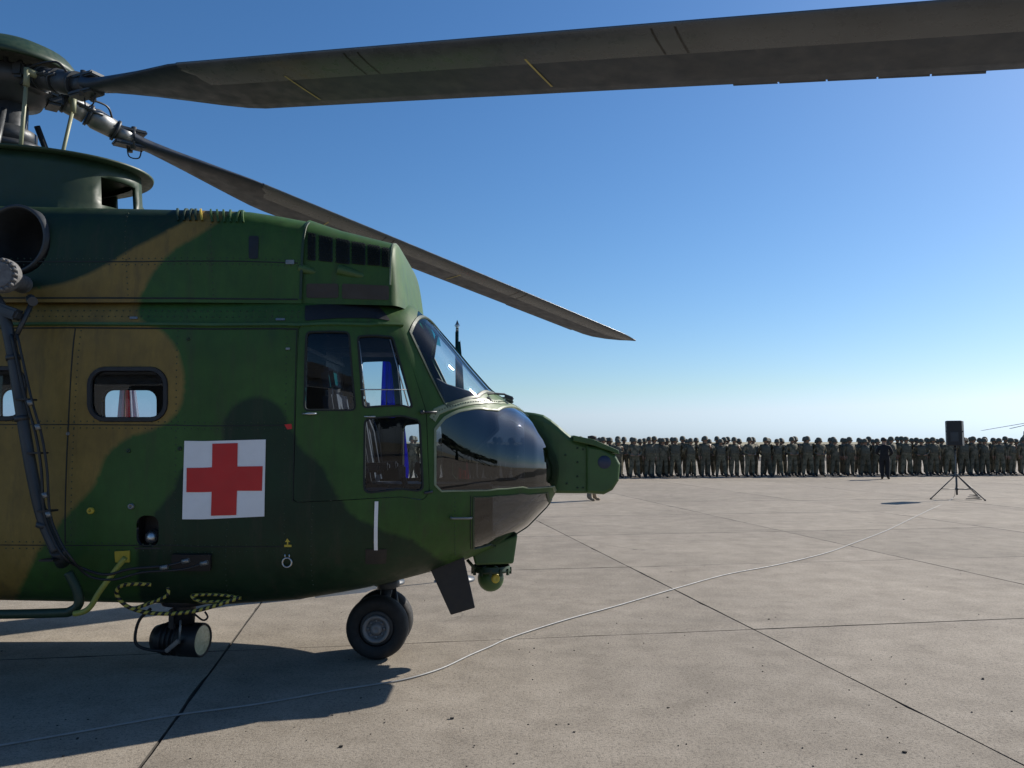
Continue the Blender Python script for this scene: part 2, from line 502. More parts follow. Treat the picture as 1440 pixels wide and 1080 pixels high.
slab_cache = {}
slabs = []
for i in range(len(us) - 1):
    for j in range(len(vsl) - 1):
        w, h = us[i + 1] - us[i], vsl[j + 1] - vsl[j]
        c = A0 + ax * (us[i] + us[i + 1]) / 2 + ay * (vsl[j] + vsl[j + 1]) / 2
        if c.y < -4 or abs(c.x) > 0.9 * c.y + 12: continue
        slabs.append((c.length, c, round(w, 2), h, (i * 7 + j * 3) % 5))
slabs.sort(key=lambda q: q[0])
for dist, c, w, h, sd in slabs[:290]:
    k = (w, h, sd)
    if k not in slab_cache: slab_cache[k] = slab_mesh(w, h, sd + int(w * 100))
    o = link(bpy.data.objects.new('concrete_slab', slab_cache[k]))
    o.parent = apron
    o.location = (c.x, c.y, random.uniform(-0.0015, 0.0015))
    o.rotation_euler = (0, 0, AR)
# slabs too far to tell apart: one sheet each side of the near field
mb = MB()
for dist, c, w, h, sd in slabs[290:]:
    q = [c + ax * sx * (w / 2 - 0.012) + ay * sy * (h / 2 - 0.012) for sx, sy in ((-1, -1), (1, -1), (1, 1), (-1, 1))]
    mb.add(q, [(0, 1, 2, 3)])
mb.add([cs[0] + Vector((0, 0, -0.008)), cs[1] + Vector((0, 0, -0.008)), A0 + ax * (us[-1] + 70) + ay * (-12) + Vector((0, 0, -0.008)), A0 + ax * (us[0] - 90) + ay * (-12) + Vector((0, 0, -0.008))], [(0, 1, 2, 3)])
tag(mb.build('far_slabs', M['concrete'], apron), kind='stuff')

# loose grit on the concrete
mb = MB()
rg = random.Random(3)
for k in range(190):
    px, py = rg.uniform(0, 1440), 740 + 340 * rg.random() ** 0.8
    c = G(px, py); s = rg.uniform(0.0018, 0.0048) * (2.0 if rg.random() < 0.1 else 1)
    an = rg.uniform(0, 6.28)
    m3 = Matrix.Rotation(an, 3, 'Z')
    pts = [m3 @ Vector((x * s * rg.uniform(.7, 1.6), y * s * rg.uniform(.6, 1), z * s * 0.5)) + c + Vector((0, 0, s * 0.5)) for x in (-1, 1) for y in (-1, 1) for z in (-1, 1)]
    mb.add(pts, [(0, 1, 3, 2), (4, 6, 7, 5), (0, 4, 5, 1), (2, 3, 7, 6), (0, 2, 6, 4), (1, 5, 7, 3)])
tag(mb.build('grit', M['joint']), 'dark grit scattered over the concrete apron', 'grit', kind='stuff')

# ------------------------------------------------------------------ helicopter: lofted skins
YC = 6.25                                       # centre plane of the helicopter
heli = empty('helicopter', (-3.9, YC, 0))
tag(heli, 'large camouflaged transport helicopter with red cross panel and dark glass nose', 'helicopter')

def pip(poly, x, y):
    poly = np.asarray(poly); x = np.asarray(x); y = np.asarray(y)
    ins = np.zeros(x.shape, bool); j = len(poly) - 1
    for i in range(len(poly)):
        xi, yi = poly[i]; xj, yj = poly[j]
        c = ((yi > y) != (yj > y)) & (x < (xj - xi) * (y - yi) / ((yj - yi) if yj != yi else 1e-12) + xi)
        ins ^= c; j = i
    return ins

class Loft:
    def __init__(self, xs, secfun, m=320, n=90):
        self.X = np.linspace(xs[0], xs[1], m)
        # denser stations towards the front end
        q = np.linspace(0, 1, m); self.X = xs[0] + (xs[1] - xs[0]) * (1 - (1 - q) ** 1.8)
        self.T = np.linspace(0, 1, n)
        self.Yh = np.zeros((m, n)); self.Zz = np.zeros((m, n)); self.per = np.zeros(m)
        for i, x in enumerate(self.X):
            y, z = secfun(x)
            d = np.concatenate([[0], np.cumsum(np.hypot(np.diff(y), np.diff(z)))])
            self.per[i] = d[-1]
            u = d / max(d[-1], 1e-9)
            self.Yh[i] = np.interp(self.T, u, y); self.Zz[i] = np.interp(self.T, u, z)
        self.P0 = float(self.per.max())
    def raw(self, X, t):
        X = np.clip(X, self.X[0], self.X[-1]); t = np.clip(t, 0, 1)
        i = np.clip(np.searchsorted(self.X, X) - 1, 0, len(self.X) - 2)
        a = (X - self.X[i]) / (self.X[i + 1] - self.X[i])
        tj = t * (len(self.T) - 1); j = np.clip(tj.astype(int), 0, len(self.T) - 2); b = tj - j
        def g(A): return (A[i, j] * (1 - a) * (1 - b) + A[i + 1, j] * a * (1 - b) + A[i, j + 1] * (1 - a) * b + A[i + 1, j + 1] * a * b)
        return g(self.Yh), g(self.Zz)
    def ev(self, X, t, side=-1, off=0.0):
        X = np.asarray(X, float); t = np.asarray(t, float)
        y, z = self.raw(X, t)
        if np.any(np.asarray(off) != 0):
            e = 0.012
            y1, z1 = self.raw(X + e, t); y0, z0 = self.raw(X - e, t)
            dx = np.clip(X + e, self.X[0], self.X[-1]) - np.clip(X - e, self.X[0], self.X[-1])
            y3, z3 = self.raw(X, t + 0.006); y2, z2 = self.raw(X, t - 0.006)
            ax_, ay_, az_ = dx, y1 - y0, z1 - z0; by, bz = y3 - y2, z3 - z2
            nx = -(ay_ * bz - az_ * by); ny = ax_ * bz; nz = -(ax_ * by)
            L = np.sqrt(nx * nx + ny * ny + nz * nz) + 1e-12
            X = X + nx / L * off; y = y + ny / L * off; z = z + nz / L * off
        return np.stack([X, YC + side * y, z], -1)
    def t_of(self, X, Z):
        _, z = self.raw(np.full(len(self.T), X), self.T)
        return float(np.interp(Z, np.maximum.accumulate(z), self.T))
    def hw(self, X, Z):
        t = self.t_of(X, Z)
        y, z = self.raw(np.array([X]), np.array([t]))
        return float(y[0])
    def px(self, px, py):
        """surface coordinates (X, t) of the near side at a photo pixel"""
        Y = YC - 0.95
        for _ in range(14):
            p = P(px, py, Y)
            Y = 0.5 * Y + 0.5 * (YC - self.hw(p.x, p.z))
        p = P(px, py, Y)
        return (p.x, self.t_of(p.x, p.z))

def superell(w, zb, zc, zt, nb, nt_, n=160):
    th = np.linspace(-math.pi / 2, math.pi / 2, n)
    c, s = np.abs(np.cos(th)), np.sin(th)
    e = np.where(th < 0, 2 / nb, 2 / nt_)
    y = w * c ** e
    z = np.where(th < 0, zc - (zc - zb) * np.abs(s) ** e, zc + (zt - zc) * np.abs(s) ** e)
    y[0] = y[-1] = 0
    return y, z

topk = sorted([(p.x, p.z) for p in [P(x, y, YC) for x, y in ((590, 441), (612, 459), (640, 491), (665, 521), (690, 549), (712, 565), (728, 574), (750, 590), (768, 609), (781, 632))]])
botk = sorted([(p.x, p.z) for p in [P(x, y, 6.05) for x, y in ((786, 690), (772, 714), (742, 744), (700, 769), (660, 786), (605, 803), (530, 820), (440, 833), (340, 840))]])
XTIP = P(790, 660, YC).x; ZTIP = P(790, 660, YC).z
topk = [(-9, 2.5), (-6.2, 2.64), (-1.6, 2.66), (-0.95, 2.66)] + topk + [(XTIP, ZTIP + 0.01)]
botk = [(-9, 1.75), (-8, 1.35), (-7.2, 0.86), (-6.4, 0.6), (-5.6, 0.535)] + botk + [(XTIP, ZTIP - 0.01)]
wk = [(-9, .36), (-8, .55), (-7.2, .8), (-6.4, .96), (-5.6, 1.0), (-1.55, 1.0), (-1.2, .985), (-.9, .95), (-.7, .905), (-.5, .84), (-.3, .755), (-.1, .65), (.05, .55), (.17, .445), (.26, .345), (.32, .26), (.36, .175), (XTIP - .008, .08), (XTIP, .01)]
nbk = [(-9, 2.3), (-7, 3.0), (-5.6, 4.4), (-1.5, 4.4), (-.9, 3.6), (-.5, 3.0), (-.1, 2.5), (.4, 2.1)]
ntk = [(-9, 2.4), (-7, 4.5), (-5.6, 7), (-1.5, 7), (-.9, 5), (-.6, 3.8), (-.3, 3.0), (.0, 2.6), (.4, 2.1)]
zck = [(-9, 2.1), (-8, 1.95), (-7, 1.7), (-5.6, 1.55), (-1.3, 1.55), (-.5, 1.42), (0, 1.39), (XTIP, ZTIP)]
def ip(k, x): return float(np.interp(x, [a for a, b in k], [b for a, b in k]))
FUS = Loft((-9.0, XTIP), lambda x: superell(ip(wk, x), ip(botk, x), ip(zck, x), max(ip(topk, x), ip(zck, x) + .005), ip(nbk, x), ip(ntk, x)), m=420, n=110)

def upper(w, z0, zt, n_, taper, n=120):
    th = np.linspace(0, math.pi / 2, n)
    e = 2 / n_
    z = z0 + (zt - z0) * np.sin(th) ** e
    y = w * np.cos(th) ** e * (1 - taper * (z - z0) / max(zt - z0, 1e-6)); y[-1] = 0
    return y, z

XSTEP = P(423, 360, 5.3).x
ctk = [(-8.6, 2.6), (-7.6, 2.85), (-6.5, 3.2), (-5.0, 3.34), (P(205, 284, 5.45).x, P(205, 284, 5.45).z), (P(345, 287, 5.45).x, P(345, 287, 5.45).z), (P(385, 293, 5.45).x, P(385, 293, 5.45).z), (XSTEP, P(423, 302, 5.45).z)]
cwk = [(-8.6, .3), (-7.6, .6), (-6.5, .88), (-5, .95), (-2.2, .95), (XSTEP, .91)]
COWL = Loft((-8.6, XSTEP), lambda x: upper(ip(cwk, x), 2.55, ip(ctk, x), 6.5, .05), m=200, n=70)
XF1, XF2 = P(551, 380, 5.45).x, P(584, 430, 6.25).x
LF = XF2 - XF1
def zf(x, y, Y=5.6): return P(x, y, Y).z
itk = [(XSTEP - .02, zf(423, 305)), (P(480, 321, 5.6).x, zf(480, 320)), (XF1, zf(551, 338))]
iwk = [(XSTEP - .02, .89), (XF1 - .3, .87), (XF1, .83)]
INTK = Loft((XSTEP - .02, XF1), lambda x: upper(ip(iwk, x), 2.55, max(ip(itk, x), 2.555), 6.0, .05), m=160, n=70)

# ------------------------------------------------------------------ camouflage layout (shapes of paint, in side elevation)
C_GREEN, C_BROWN, C_DARK = (0.040, 0.097, 0.022), (0.225, 0.152, 0.04), (0.0135, 0.034, 0.0155)
def side_poly(pts, n=5):
    q = [(lambda p: (p.x, p.z))(P(x, y, 5.25)) for x, y in pts]
    return np.array([(v.x, v.y) for v in smooth_path([Vector((a, b, 0)) for a, b in q], n, True)])
CAMO = [
    (C_BROWN, side_poly([(-80, 418), (40, 404), (90, 394), (135, 374), (180, 346), (226, 320), (254, 296), (262, 262), (315, 262), (300, 300), (272, 325), (240, 346), (215, 372), (200, 398), (188, 425), (194, 448), (225, 464), (248, 492), (259, 535), (252, 575), (222, 601), (180, 616), (150, 640), (134, 680), (112, 706), (82, 738), (52, 775), (25, 815), (-10, 850), (-70, 880), (-130, 760), (-160, 560)])),
    (C_DARK, side_poly([(-260, 150), (215, 150), (262, 240), (256, 296), (225, 321), (180, 345), (135, 373), (90, 393), (40, 403), (-60, 408), (-180, 380)])),
    (C_DARK, side_poly([(312, 625), (314, 595), (332, 568), (362, 558), (392, 570), (408, 600), (425, 632), (452, 655), (470, 690), (492, 722), (535, 748), (575, 764), (602, 790), (625, 830), (560, 900), (300, 920), (175, 900), (185, 820), (195, 765), (222, 716), (243, 690), (256, 660), (285, 648)])),
    (C_DARK, side_poly([(-700, 500), (-560, 430), (-420, 470), (-380, 620), (-470, 720), (-640, 700)])),
    (C_BROWN, side_poly([(-1200, 300), (-900, 260), (-760, 420), (-900, 640), (-1180, 620)])),
    (C_DARK, side_poly([(-1900, 300), (-1600, 260), (-1450, 420), (-1700, 560)])),
]
def camo_cols(pts):
    x, z = pts[:, 0], pts[:, 2]
    c = np.tile(np.array([*C_GREEN, 1.0]), (len(pts), 1))
    for col, poly in CAMO:
        c[pip(poly, x, z)] = (*col, 1.0)
    return c

def resample(loop, step, closed=True):
    out = []
    n = len(loop)
    for i in range(n if closed else n - 1):
        a, b = np.array(loop[i], float), np.array(loop[(i + 1) % n], float)
        k = max(1, int(np.ceil(np.hypot(*(b - a)) / step)))
        for q in range(k): out.append(tuple(a + (b - a) * q / k))
    if not closed: out.append(tuple(loop[-1]))
    return out

def panel(name, lf, parent, side=-1, outline=None, holes=(), off=0.0, step=0.06, thick=0.02, mat=None, camo=True, x0=None, x1=None, fit_camo=True):
    S = lf.P0
    holes = [[(x, t * S) for x, t in h] for h in holes]
    if outline is None:
        xa = lf.X[0] if x0 is None else x0; xb = lf.X[-1] if x1 is None else x1
        out = [(xa, 0), (xb, 0), (xb, S), (xa, S)]
    else: out = [(x, t * S) for x, t in outline]
    out = resample(out, step if outline is None else 0.03)
    holes = [resample(h, 0.025) for h in holes]
    pts, edges = [], []
    for lp in [out] + holes:
        n0 = len(pts); pts += lp
        edges += [(n0 + i, n0 + (i + 1) % len(lp)) for i in range(len(lp))]
    oa = np.array(out); xa, xb = oa[:, 0].min(), oa[:, 0].max(); ta, tb = oa[:, 1].min(), oa[:, 1].max()
    gx = list(np.arange(xa + step * .5, xb, step))
    if outline is None and lf is FUS: gx += list(np.arange(-0.2, XTIP, 0.016))
    g = np.array([(x, t) for x in gx for t in np.arange(ta + step * .45, tb, step)])
    if camo and fit_camo:
        extra = []
        for col, poly in CAMO:
            q = np.array(resample([tuple(p) for p in poly], 0.03))
            d = np.roll(q, -1, 0) - np.roll(q, 1, 0); d /= (np.linalg.norm(d, axis=1, keepdims=True) + 1e-9)
            nn = np.stack([-d[:, 1], d[:, 0]], 1)
            for sgn in (-.017, .017):
                for xx, zz in q + nn * sgn:
                    if lf.X[0] < xx < lf.X[-1] and xa < xx < xb:
                        _, zz_ = lf.raw(np.array([xx, xx]), np.array([0.02, 0.98]))
                        if zz_[0] < zz < zz_[1]: extra.append((xx, lf.t_of(xx, zz) * S))
        if extra: g = np.concatenate([g, np.array(extra)]) if len(g) else np.array(extra)
    if len(g):
        keep = pip(out, g[:, 0], g[:, 1])
        for h in holes: keep &= ~pip(h, g[:, 0], g[:, 1])
        b = np.array(pts)
        gk = g[keep]
        md = np.full(len(gk), 9.0)
        for s0 in range(0, len(b), 200):
            dd = np.hypot(gk[:, None, 0] - b[None, s0:s0 + 200, 0], gk[:, None, 1] - b[None, s0:s0 + 200, 1]).min(1)
            md = np.minimum(md, dd)
        gk = gk[md > (0.012 if lf is FUS else 0.003)]
        pts = pts + [tuple(p) for p in gk]
    res = delaunay_2d_cdt([Vector(p) for p in pts], edges, [], 0, 1e-5, False)
    V = np.array([(v.x, v.y) for v in res[0]]); T = np.array([f for f in res[2]])
    cen = V[T].mean(1)
    ok = pip(out, cen[:, 0], cen[:, 1])
    for h in holes: ok &= ~pip(h, cen[:, 0], cen[:, 1])
    T = T[ok]
    W = lf.ev(V[:, 0], V[:, 1] / S, side, off)
    faces = [tuple(int(i) for i in t) for t in T]
    nV = len(W)
    verts = [tuple(p) for p in W]
    if thick > 0:
        ec = {}
        for f in faces:
            for i in range(3):
                e = (f[i], f[(i + 1) % 3]); k = tuple(sorted(e)); ec[k] = ec.get(k, 0) + 1
        bd = [k for k, c in ec.items() if c == 1]
        if outline is None:      # only rims of openings
            eps = 1e-4
            bd = [k for k in bd if not all((V[i, 0] < xa + eps or V[i, 0] > xb - eps or V[i, 1] < eps or V[i, 1] > S - eps) for i in k)]
        ids = sorted({i for k in bd for i in k}); mp_ = {}
        if ids:
            W2 = lf.ev(V[ids, 0], V[ids, 1] / S, side, off - thick)
            m0 = len(ids)
            for n_, i in enumerate(ids): mp_[i] = nV + n_; verts.append(tuple(W[i]))
            for n_, i in enumerate(ids): verts.append(tuple(W2[n_]))
            faces += [(mp_[a], mp_[b], mp_[b] + m0, mp_[a] + m0) for a, b in bd]
    mb = MB(); mb.add(verts, faces, True)
    attrs = None
    if camo: attrs = {'camo': [tuple(c) for c in camo_cols(np.array(verts))]}
    # orient so that outside is the front
    o0 = root_loc(parent)
    me = bpy.data.meshes.new(name)
    n3 = np.cross(W[T[:, 1]] - W[T[:, 0]], W[T[:, 2]] - W[T[:, 0]])
    mid = W[T].mean(1); outw = mid - np.stack([mid[:, 0] - (mid[:, 0] > -.3) * .6, np.full(len(mid), YC), np.full(len(mid), 1.5)], -1)
    if (n3 * outw).sum() < 0:
        mb.f = [tuple(reversed(f)) for f in mb.f]
    me.from_pydata([(x - o0.x, y - o0.y, z - o0.z) for x, y, z in mb.v], [], mb.f)
    nt_ = len(T)
    me.polygons.foreach_set('use_smooth', [True] * nt_ + [False] * (len(mb.f) - nt_))
    me.materials.append(mat or M['camo'])
    if attrs:
        a = me.attributes.new('camo', 'FLOAT_COLOR', 'POINT'); a.data.foreach_set('color', [c for q in attrs['camo'] for c in q])
    me.update()
    Wn = lf.ev(V[:, 0], V[:, 1] / S, side, off + .01) - W
    Wn /= (np.linalg.norm(Wn, axis=1, keepdims=True) + 1e-12)
    vn = np.zeros((len(mb.v), 3)); vn[:nV] = Wn
    me.normals_split_custom_set_from_vertices([tuple(q) for q in vn])
    me.update()
    o = link(bpy.data.objects.new(name, me)); o.parent = parent
    return o

def xt(lf, pts): return [lf.px(x, y) for x, y in pts]
def rrect(x0, y0, x1, y1, r, n=5):
    out = []
    for cx, cy, a in ((x0 + r, y0 + r, 180), (x1 - r, y0 + r, 270), (x1 - r, y1 - r, 0), (x0 + r, y1 - r, 90)):
        for k in range(n + 1):
            an = R(a + 90 * k / n); out.append((cx + r * math.cos(an), cy + r * math.sin(an)))
    return out
def rpoly(pts, r, n=3):
    """polygon with rounded corners"""
    out = []; m = len(pts)
    for i in range(m):
        a, b, c = Vector(pts[i - 1]), Vector(pts[i]), Vector(pts[(i + 1) % m])
        d1, d2 = (a - b), (c - b); rr = min(r, d1.length * .4, d2.length * .4)
        p, q = b + d1.normalized() * rr, b + d2.normalized() * rr
        for k in range(n + 1):
            t = k / n; out.append(tuple(p * (1 - t) ** 2 + b * 2 * t * (1 - t) + q * t * t))
    return out
def grow(poly, d, S):
    q = np.array([(x, t * S) for x, t in poly]); c = q.mean(0)
    dv = q - c; L = np.linalg.norm(dv, axis=1, keepdims=True)
    q = c + dv * (1 + d / L)
    return [(x, s / S) for x, s in q]

def ribbon(name, lf, path, w, h, mat, parent, closed=False, side=-1, base=-0.002, step=0.03):
    """raised strip that follows the skin"""
    S = lf.P0
    q = np.array(resample([(x, t * S) for x, t in path], step, closed))
    if closed: d = np.roll(q, -1, 0) - np.roll(q, 1, 0)
    else: d = np.gradient(q, axis=0)
    d /= (np.linalg.norm(d, axis=1, keepdims=True) + 1e-9)
    nn = np.stack([-d[:, 1], d[:, 0]], 1) * w / 2
    a, b = q + nn, q - nn
    k = [lf.ev(a[:, 0], a[:, 1] / S, side, base), lf.ev(a[:, 0] - nn[:, 0] * .3, (a[:, 1] - nn[:, 1] * .3) / S, side, h), lf.ev(b[:, 0] + nn[:, 0] * .3, (b[:, 1] + nn[:, 1] * .3) / S, side, h), lf.ev(b[:, 0], b[:, 1] / S, side, base)]
    n = len(q); V = [tuple(p) for kk in k for p in kk]; Fc = []
    for i in range(n if closed else n - 1):
        j = (i + 1) % n
        for r in range(3): Fc.append((r * n + i, r * n + j, (r + 1) * n + j, (r + 1) * n + i))
    mb = MB(); mb.add(V, Fc, False)
    return mb.build(name, mat, parent)

# openings, given where they sit on the near side
door_out = xt(FUS, rpoly([(420, 457), (562, 457), (600, 580), (604, 690), (597, 703), (412, 707)], 8))
win_rear = xt(FUS, rpoly([(431, 467), (491, 467), (500, 577), (428, 577)], 7))
win_quarter = xt(FUS, rpoly([(503, 473), (552, 474), (580, 573), (511, 573)], 5))
win_low = xt(FUS, rpoly([(513, 588), (590, 589), (595, 690), (512, 693)], 9))
win_cab1 = xt(FUS, rrect(126, 519, 233, 590, 22))
dxw = -0.93
win_cab2 = [(x + dxw, t) for x, t in win_cab1]
win_cab3 = [(x + 2 * dxw, t) for x, t in win_cab1]
win_cab4 = [(x + 3 * dxw, t) for x, t in win_cab1]
pocket = xt(FUS, rrect(192, 725, 223, 769, 12))
CT = 0.975
def tt(px, py): return FUS.px(px, py)
sh_a, sh_b = tt(577, 468), tt(627, 571)
shield = resample([sh_a, tt(601, 519), sh_b], .05, False)[:-1] + [sh_b, tt(650, 563), tt(672, 558)]
xs_end = P(712, 566, YC).x
shield += [(xs_end - .02, CT), (P(640, 490, YC).x, CT), (P(619, 467, YC).x, CT), (P(617, 466, YC).x - .02, .92)]
ng_l, ng_b = tt(612, 604), tt(612, 682)
nose_up = [ng_l, ng_b, tt(621, 691), tt(660, 690), tt(700, 688), tt(735, 685)]
zl_ = P(783, 684, YC).z
nose_up += [(x_, FUS.t_of(x_, zl_ + .012)) for x_ in (.17, .23, .28, .31)]
nose_up += [(.352, .1), (XTIP - .006, .35), (XTIP - .006, .93), (P(765, 606, YC).x, .955), (P(735, 580, YC).x, .955)]
nose_up += [tt(700, 577), tt(672, 574), tt(645, 578), tt(625, 588)]
nl = [tt(666, 699), tt(700, 697), tt(735, 694)]
nose_low = nl + [(x_, FUS.t_of(x_, zl_ - .03)) for x_ in (.17, .22, .26)] + [(.30, .1), (.29, .05), (P(740, 744, 6.05).x, .06), (P(700, 768, 6.05).x, .08), tt(690, 766), tt(666, 772)]
eye = [tt(586, 450), tt(598, 457), (P(611, 459, YC).x - .012, .972), (P(594, 445, YC).x, .972)]
for side in (-1, 1):
    near = side < 0
    hs = [door_out, win_cab1, win_cab2, win_cab3, win_cab4, shield, nose_up, nose_low, eye] + ([pocket] if near else [])
    panel('fuselage_skin', FUS, heli, side, None, hs, 0, 0.055 if near else 0.09, 0.03, fit_camo=near)
    door = panel('cockpit_door', FUS, heli, side, grow(door_out, -.006, FUS.P0), [win_rear, win_quarter, win_low], 0.006, 0.05, 0.035, fit_camo=near)
    for w, nm in ((win_rear, 'door_window'), (win_quarter, 'door_window'), (win_low, 'door_window')):
        panel(nm, FUS, door, side, grow(w, .004, FUS.P0), (), -0.008, .08, 0, M['glass'], False)
        ribbon('window_seal', FUS, w, .016, .010, M['seam'], door, True, side)
    for w in (win_cab1, win_cab2, win_cab3, win_cab4):
        panel('cabin_window', FUS, heli, side, grow(w, .004, FUS.P0), (), -0.012, .08, 0, M['cabin_glass'], False)
        ribbon('window_seal', FUS, w, .034, .012, M['black'], heli, True, side)
    sp = panel('windscreen', FUS, heli, side, grow(shield, .006, FUS.P0), (), -0.004, .05, 0, M['shield'], False)
    ribbon('windscreen_frame', FUS, shield, .022, .007, M['dkgreen'], heli, True, side)
    panel('nose_glass', FUS, heli, side, grow(nose_up, .006, FUS.P0), (), -0.003, .035, 0, M['nose'], False)
    ribbon('nose_glass_frame', FUS, nose_up, .018, .006, M['trim'], heli, True, side)  # pale trim colour here paints in the highlight along the frame
    panel('chin_glass', FUS, heli, side, grow(nose_low, .006, FUS.P0), (), -0.003, .035, 0, M['nose'], False)
    ribbon('chin_glass_frame', FUS, nose_low, .016, .005, M['dkgreen'], heli, True, side)
    panel('roof_window', FUS, heli, side, grow(eye, .004, FUS.P0), (), -0.003, .05, 0, M['teal'], False)
    ex = []
    exh = []
    for k in range(28):
        an = 2 * math.pi * k / 28
        exh.append(COWL.px(24 + 47 * math.cos(an), 338 + 49 * math.sin(an)))
    panel('engine_cowling', COWL, heli, side, None, [exh], 0, 0.07 if near else .12, .02, fit_camo=near)
    panel('intake_filter_housing', INTK, heli, side, None, [], 0, 0.05, 0, fit_camo=False)
    # exhaust pipe
    mb = MB()
    ec = np.mean(COWL.ev([p[0] for p in exh], [p[1] for p in exh], side), 0)
    rr = 0.225
    mb.lathe([(rr + .012, -.06), (rr + .014, .035), (rr - .004, .04), (rr - .012, .02), (rr - .03, -.2), (rr - .09, -.42), (0.001, -.43)], ec, (-.12, side, 0), 40)
    mb.build('exhaust_pipe', M['dkgrey'], heli)
# rounded, leaning front of the filter housing
yy_, zz_ = upper(.83, 2.55, ip(itk, XF1), 6.0, .05, 60)
mb = MB(); V = []; Fc = []; ks = [1, .985, .96, .92, .87, .8, .7, .55, .35, .15]; full = list(zip(-yy_, zz_)) + list(zip(yy_[::-1][1:], zz_[::-1][1:])); nf = len(full)
for k in ks:
    for y, z in full:
        hz = k * (z - 2.55); V.append((XF1 + (LF + .03) * (1 - k ** 5) ** .5 * (1 - .75 * hz / (ip(itk, XF1) - 2.55)), YC + k * y, 2.55 + hz))
for i in range(len(ks) - 1):
    for j in range(nf - 1): Fc.append((i * nf + j, i * nf + j + 1, (i + 1) * nf + j + 1, (i + 1) * nf + j))
Fc.append(tuple((len(ks) - 1) * nf + j for j in range(nf)))
mb.add(V, Fc, True); mb.build('housing_front', M['camo'], heli, {'camo': [(*C_GREEN, 1.0)] * len(V)})
# centre posts and the pale riveted rim under the windscreen
rim = xt(FUS, [(608, 590), (614, 579), (640, 570), (672, 565), (700, 566)]) + [(P(722, 572, YC).x, .93), (P(735, 580, YC).x, 0.985)]
for side in (-1, 1):
    ribbon('windscreen_rim', FUS, rim, .05, .006, M['trim'], heli, False, side, -.004)
    mb = MB()
    rv = resample([(x, t * FUS.P0) for x, t in rim], .035, False)
    for x, s in rv:
        c = FUS.ev(np.array([x]), np.array([s / FUS.P0]), side, .006)[0]
        mb.box(c, (.007, .007, .007))
    tag(mb.build('rivets', M['dkgreen'], heli), kind='stuff')
    ribbon('nose_post', FUS, [(P(735, 580, YC).x, .978), (P(765, 606, YC).x, .975), (XTIP - .03, .96)], .045, .006, M['trim'], heli, False, side, -.004)
    ribbon('windscreen_post', FUS, [(P(607, 457, YC).x - .03, .99), (P(640, 490, YC).x, .99), (xs_end, .99)], .04, .006, M['dkgreen'], heli, False, side, -.004)

# seams, rails and rivet lines of the near side
def seam(pts, w=.008, lf=FUS, h=.0025): ribbon('panel_seam', lf, xt(lf, pts), w, h, M['seam'], heli)
seam([(-60, 597), (30, 597), (95, 597), (250, 598), (410, 598)])
seam([(-60, 766), (95, 767), (250, 767), (405, 768)])
seam([(106, 462), (99, 540), (94, 640), (92, 765)], .010)
seam([(418, 462), (412, 706)], .007)
seam([(662, 697), (662, 772)], .006)
seam([(-60, 368), (200, 368), (419, 370)], .010, COWL)
seam([(-60, 419), (150, 419), (300, 420), (419, 421)], .014, COWL)
for pts, w, h, mt in (([(-60, 457), (100, 456), (250, 457), (420, 458), (520, 458), (566, 458)], .022, .022, 'green'), ):
    ribbon('drip_rail', FUS, xt(FUS, pts), w, h, M[mt], heli)
seam([(-60, 462), (100, 461), (250, 462), (418, 463)], .012)
rv = MB()
def rivet_row(pts, lf, dz):
    q = xt(lf, pts); r_ = resample([(x, t * lf.P0 + dz) for x, t in q], .045, False)
    c = lf.ev([a for a, b in r_], [b / lf.P0 for a, b in r_], -1, .0008)
    for p in c: rv.lathe([(.0052, -.002), (.0045, .0012), (.0005, .002)], p, (0, -1, 0), 6)
for pts, lf in (([(-40, 597), (95, 597), (250, 598), (410, 598)], FUS), ([(-40, 766), (95, 767), (405, 768)], FUS), ([(-40, 368), (200, 368), (419, 370)], COWL), ([(-40, 441), (200, 441), (420, 442)], FUS)):
    for dz in (-.022, .022): rivet_row(pts, lf, dz)
for x in (300, 180): rivet_row([(x, 300), (x, 415)], COWL, 0)
for pts in ([(114, 465), (107, 540), (102, 640), (100, 762)], [(250, 465), (247, 760)], [(404, 465), (400, 760)], [(440, 712), (440, 822)], [(640, 700), (640, 780)], [(320, 735), (320, 830)]): rivet_row(pts, FUS, 0)
tag(rv.build('rivets', M['rivet'], heli), kind='stuff')
ribbon('cowling_edge', COWL, [(XSTEP - .008, t) for t in (0.02, .2, .4, .6, .8, .98)], .02, .006, M['dkgreen'], heli)
ribbon('housing_edge', INTK, [(XF1 - .008, t) for t in (0.12, .3, .5, .7, .9, .99)], .014, .006, M['trim'], heli)
def patch(name, lf, pts, mat, off=.004, thick=.004, r=3, parent=None):
    return panel(name, lf, parent or heli, -1, xt(lf, rpoly(pts, r) if r else pts), (), off, .06, thick, mat, False)
patch('roof_strip', FUS, [(429, 430), (532, 430), (549, 451), (429, 451)], M['black'])
# intake filter: grilles, louvres, scoops
def grille(x0, x1, ya0, ya1, yb0, yb1):
    g = patch('filter_grille', INTK, [(x0, ya0), (x1, yb0), (x1, yb1), (x0, ya1)], M['black'], .004, .004, 2)
    mb = MB()
    nx = max(3, int((x1 - x0) / 3.6)); ny = 11
    for j in range(ny):
        for i in range(nx):
            fx = (i + (.5 if j % 2 else 0.1)) / nx
            if fx > .98: continue
            X_ = x0 + (x1 - x0) * fx; fy = (j + .5) / ny
            y_ = (ya0 + (yb0 - ya0) * fx) * (1 - fy) + (ya1 + (yb1 - ya1) * fx) * fy
            q = INTK.px(X_, y_)
            c = Vector(INTK.ev(np.array([q[0]]), np.array([q[1]]), -1, .007)[0])
            mb.lathe([(.0068, 0), (.0088, .004), (.0068, .006)], c, (0, -1, 0), 6)
    tag(mb.build('mesh_cells', M['matte'], g), kind='stuff')
grille(433, 444, 327, 366, 329, 367); grille(449, 468, 331, 367, 335, 369); grille(473, 492, 335, 370, 339, 372)
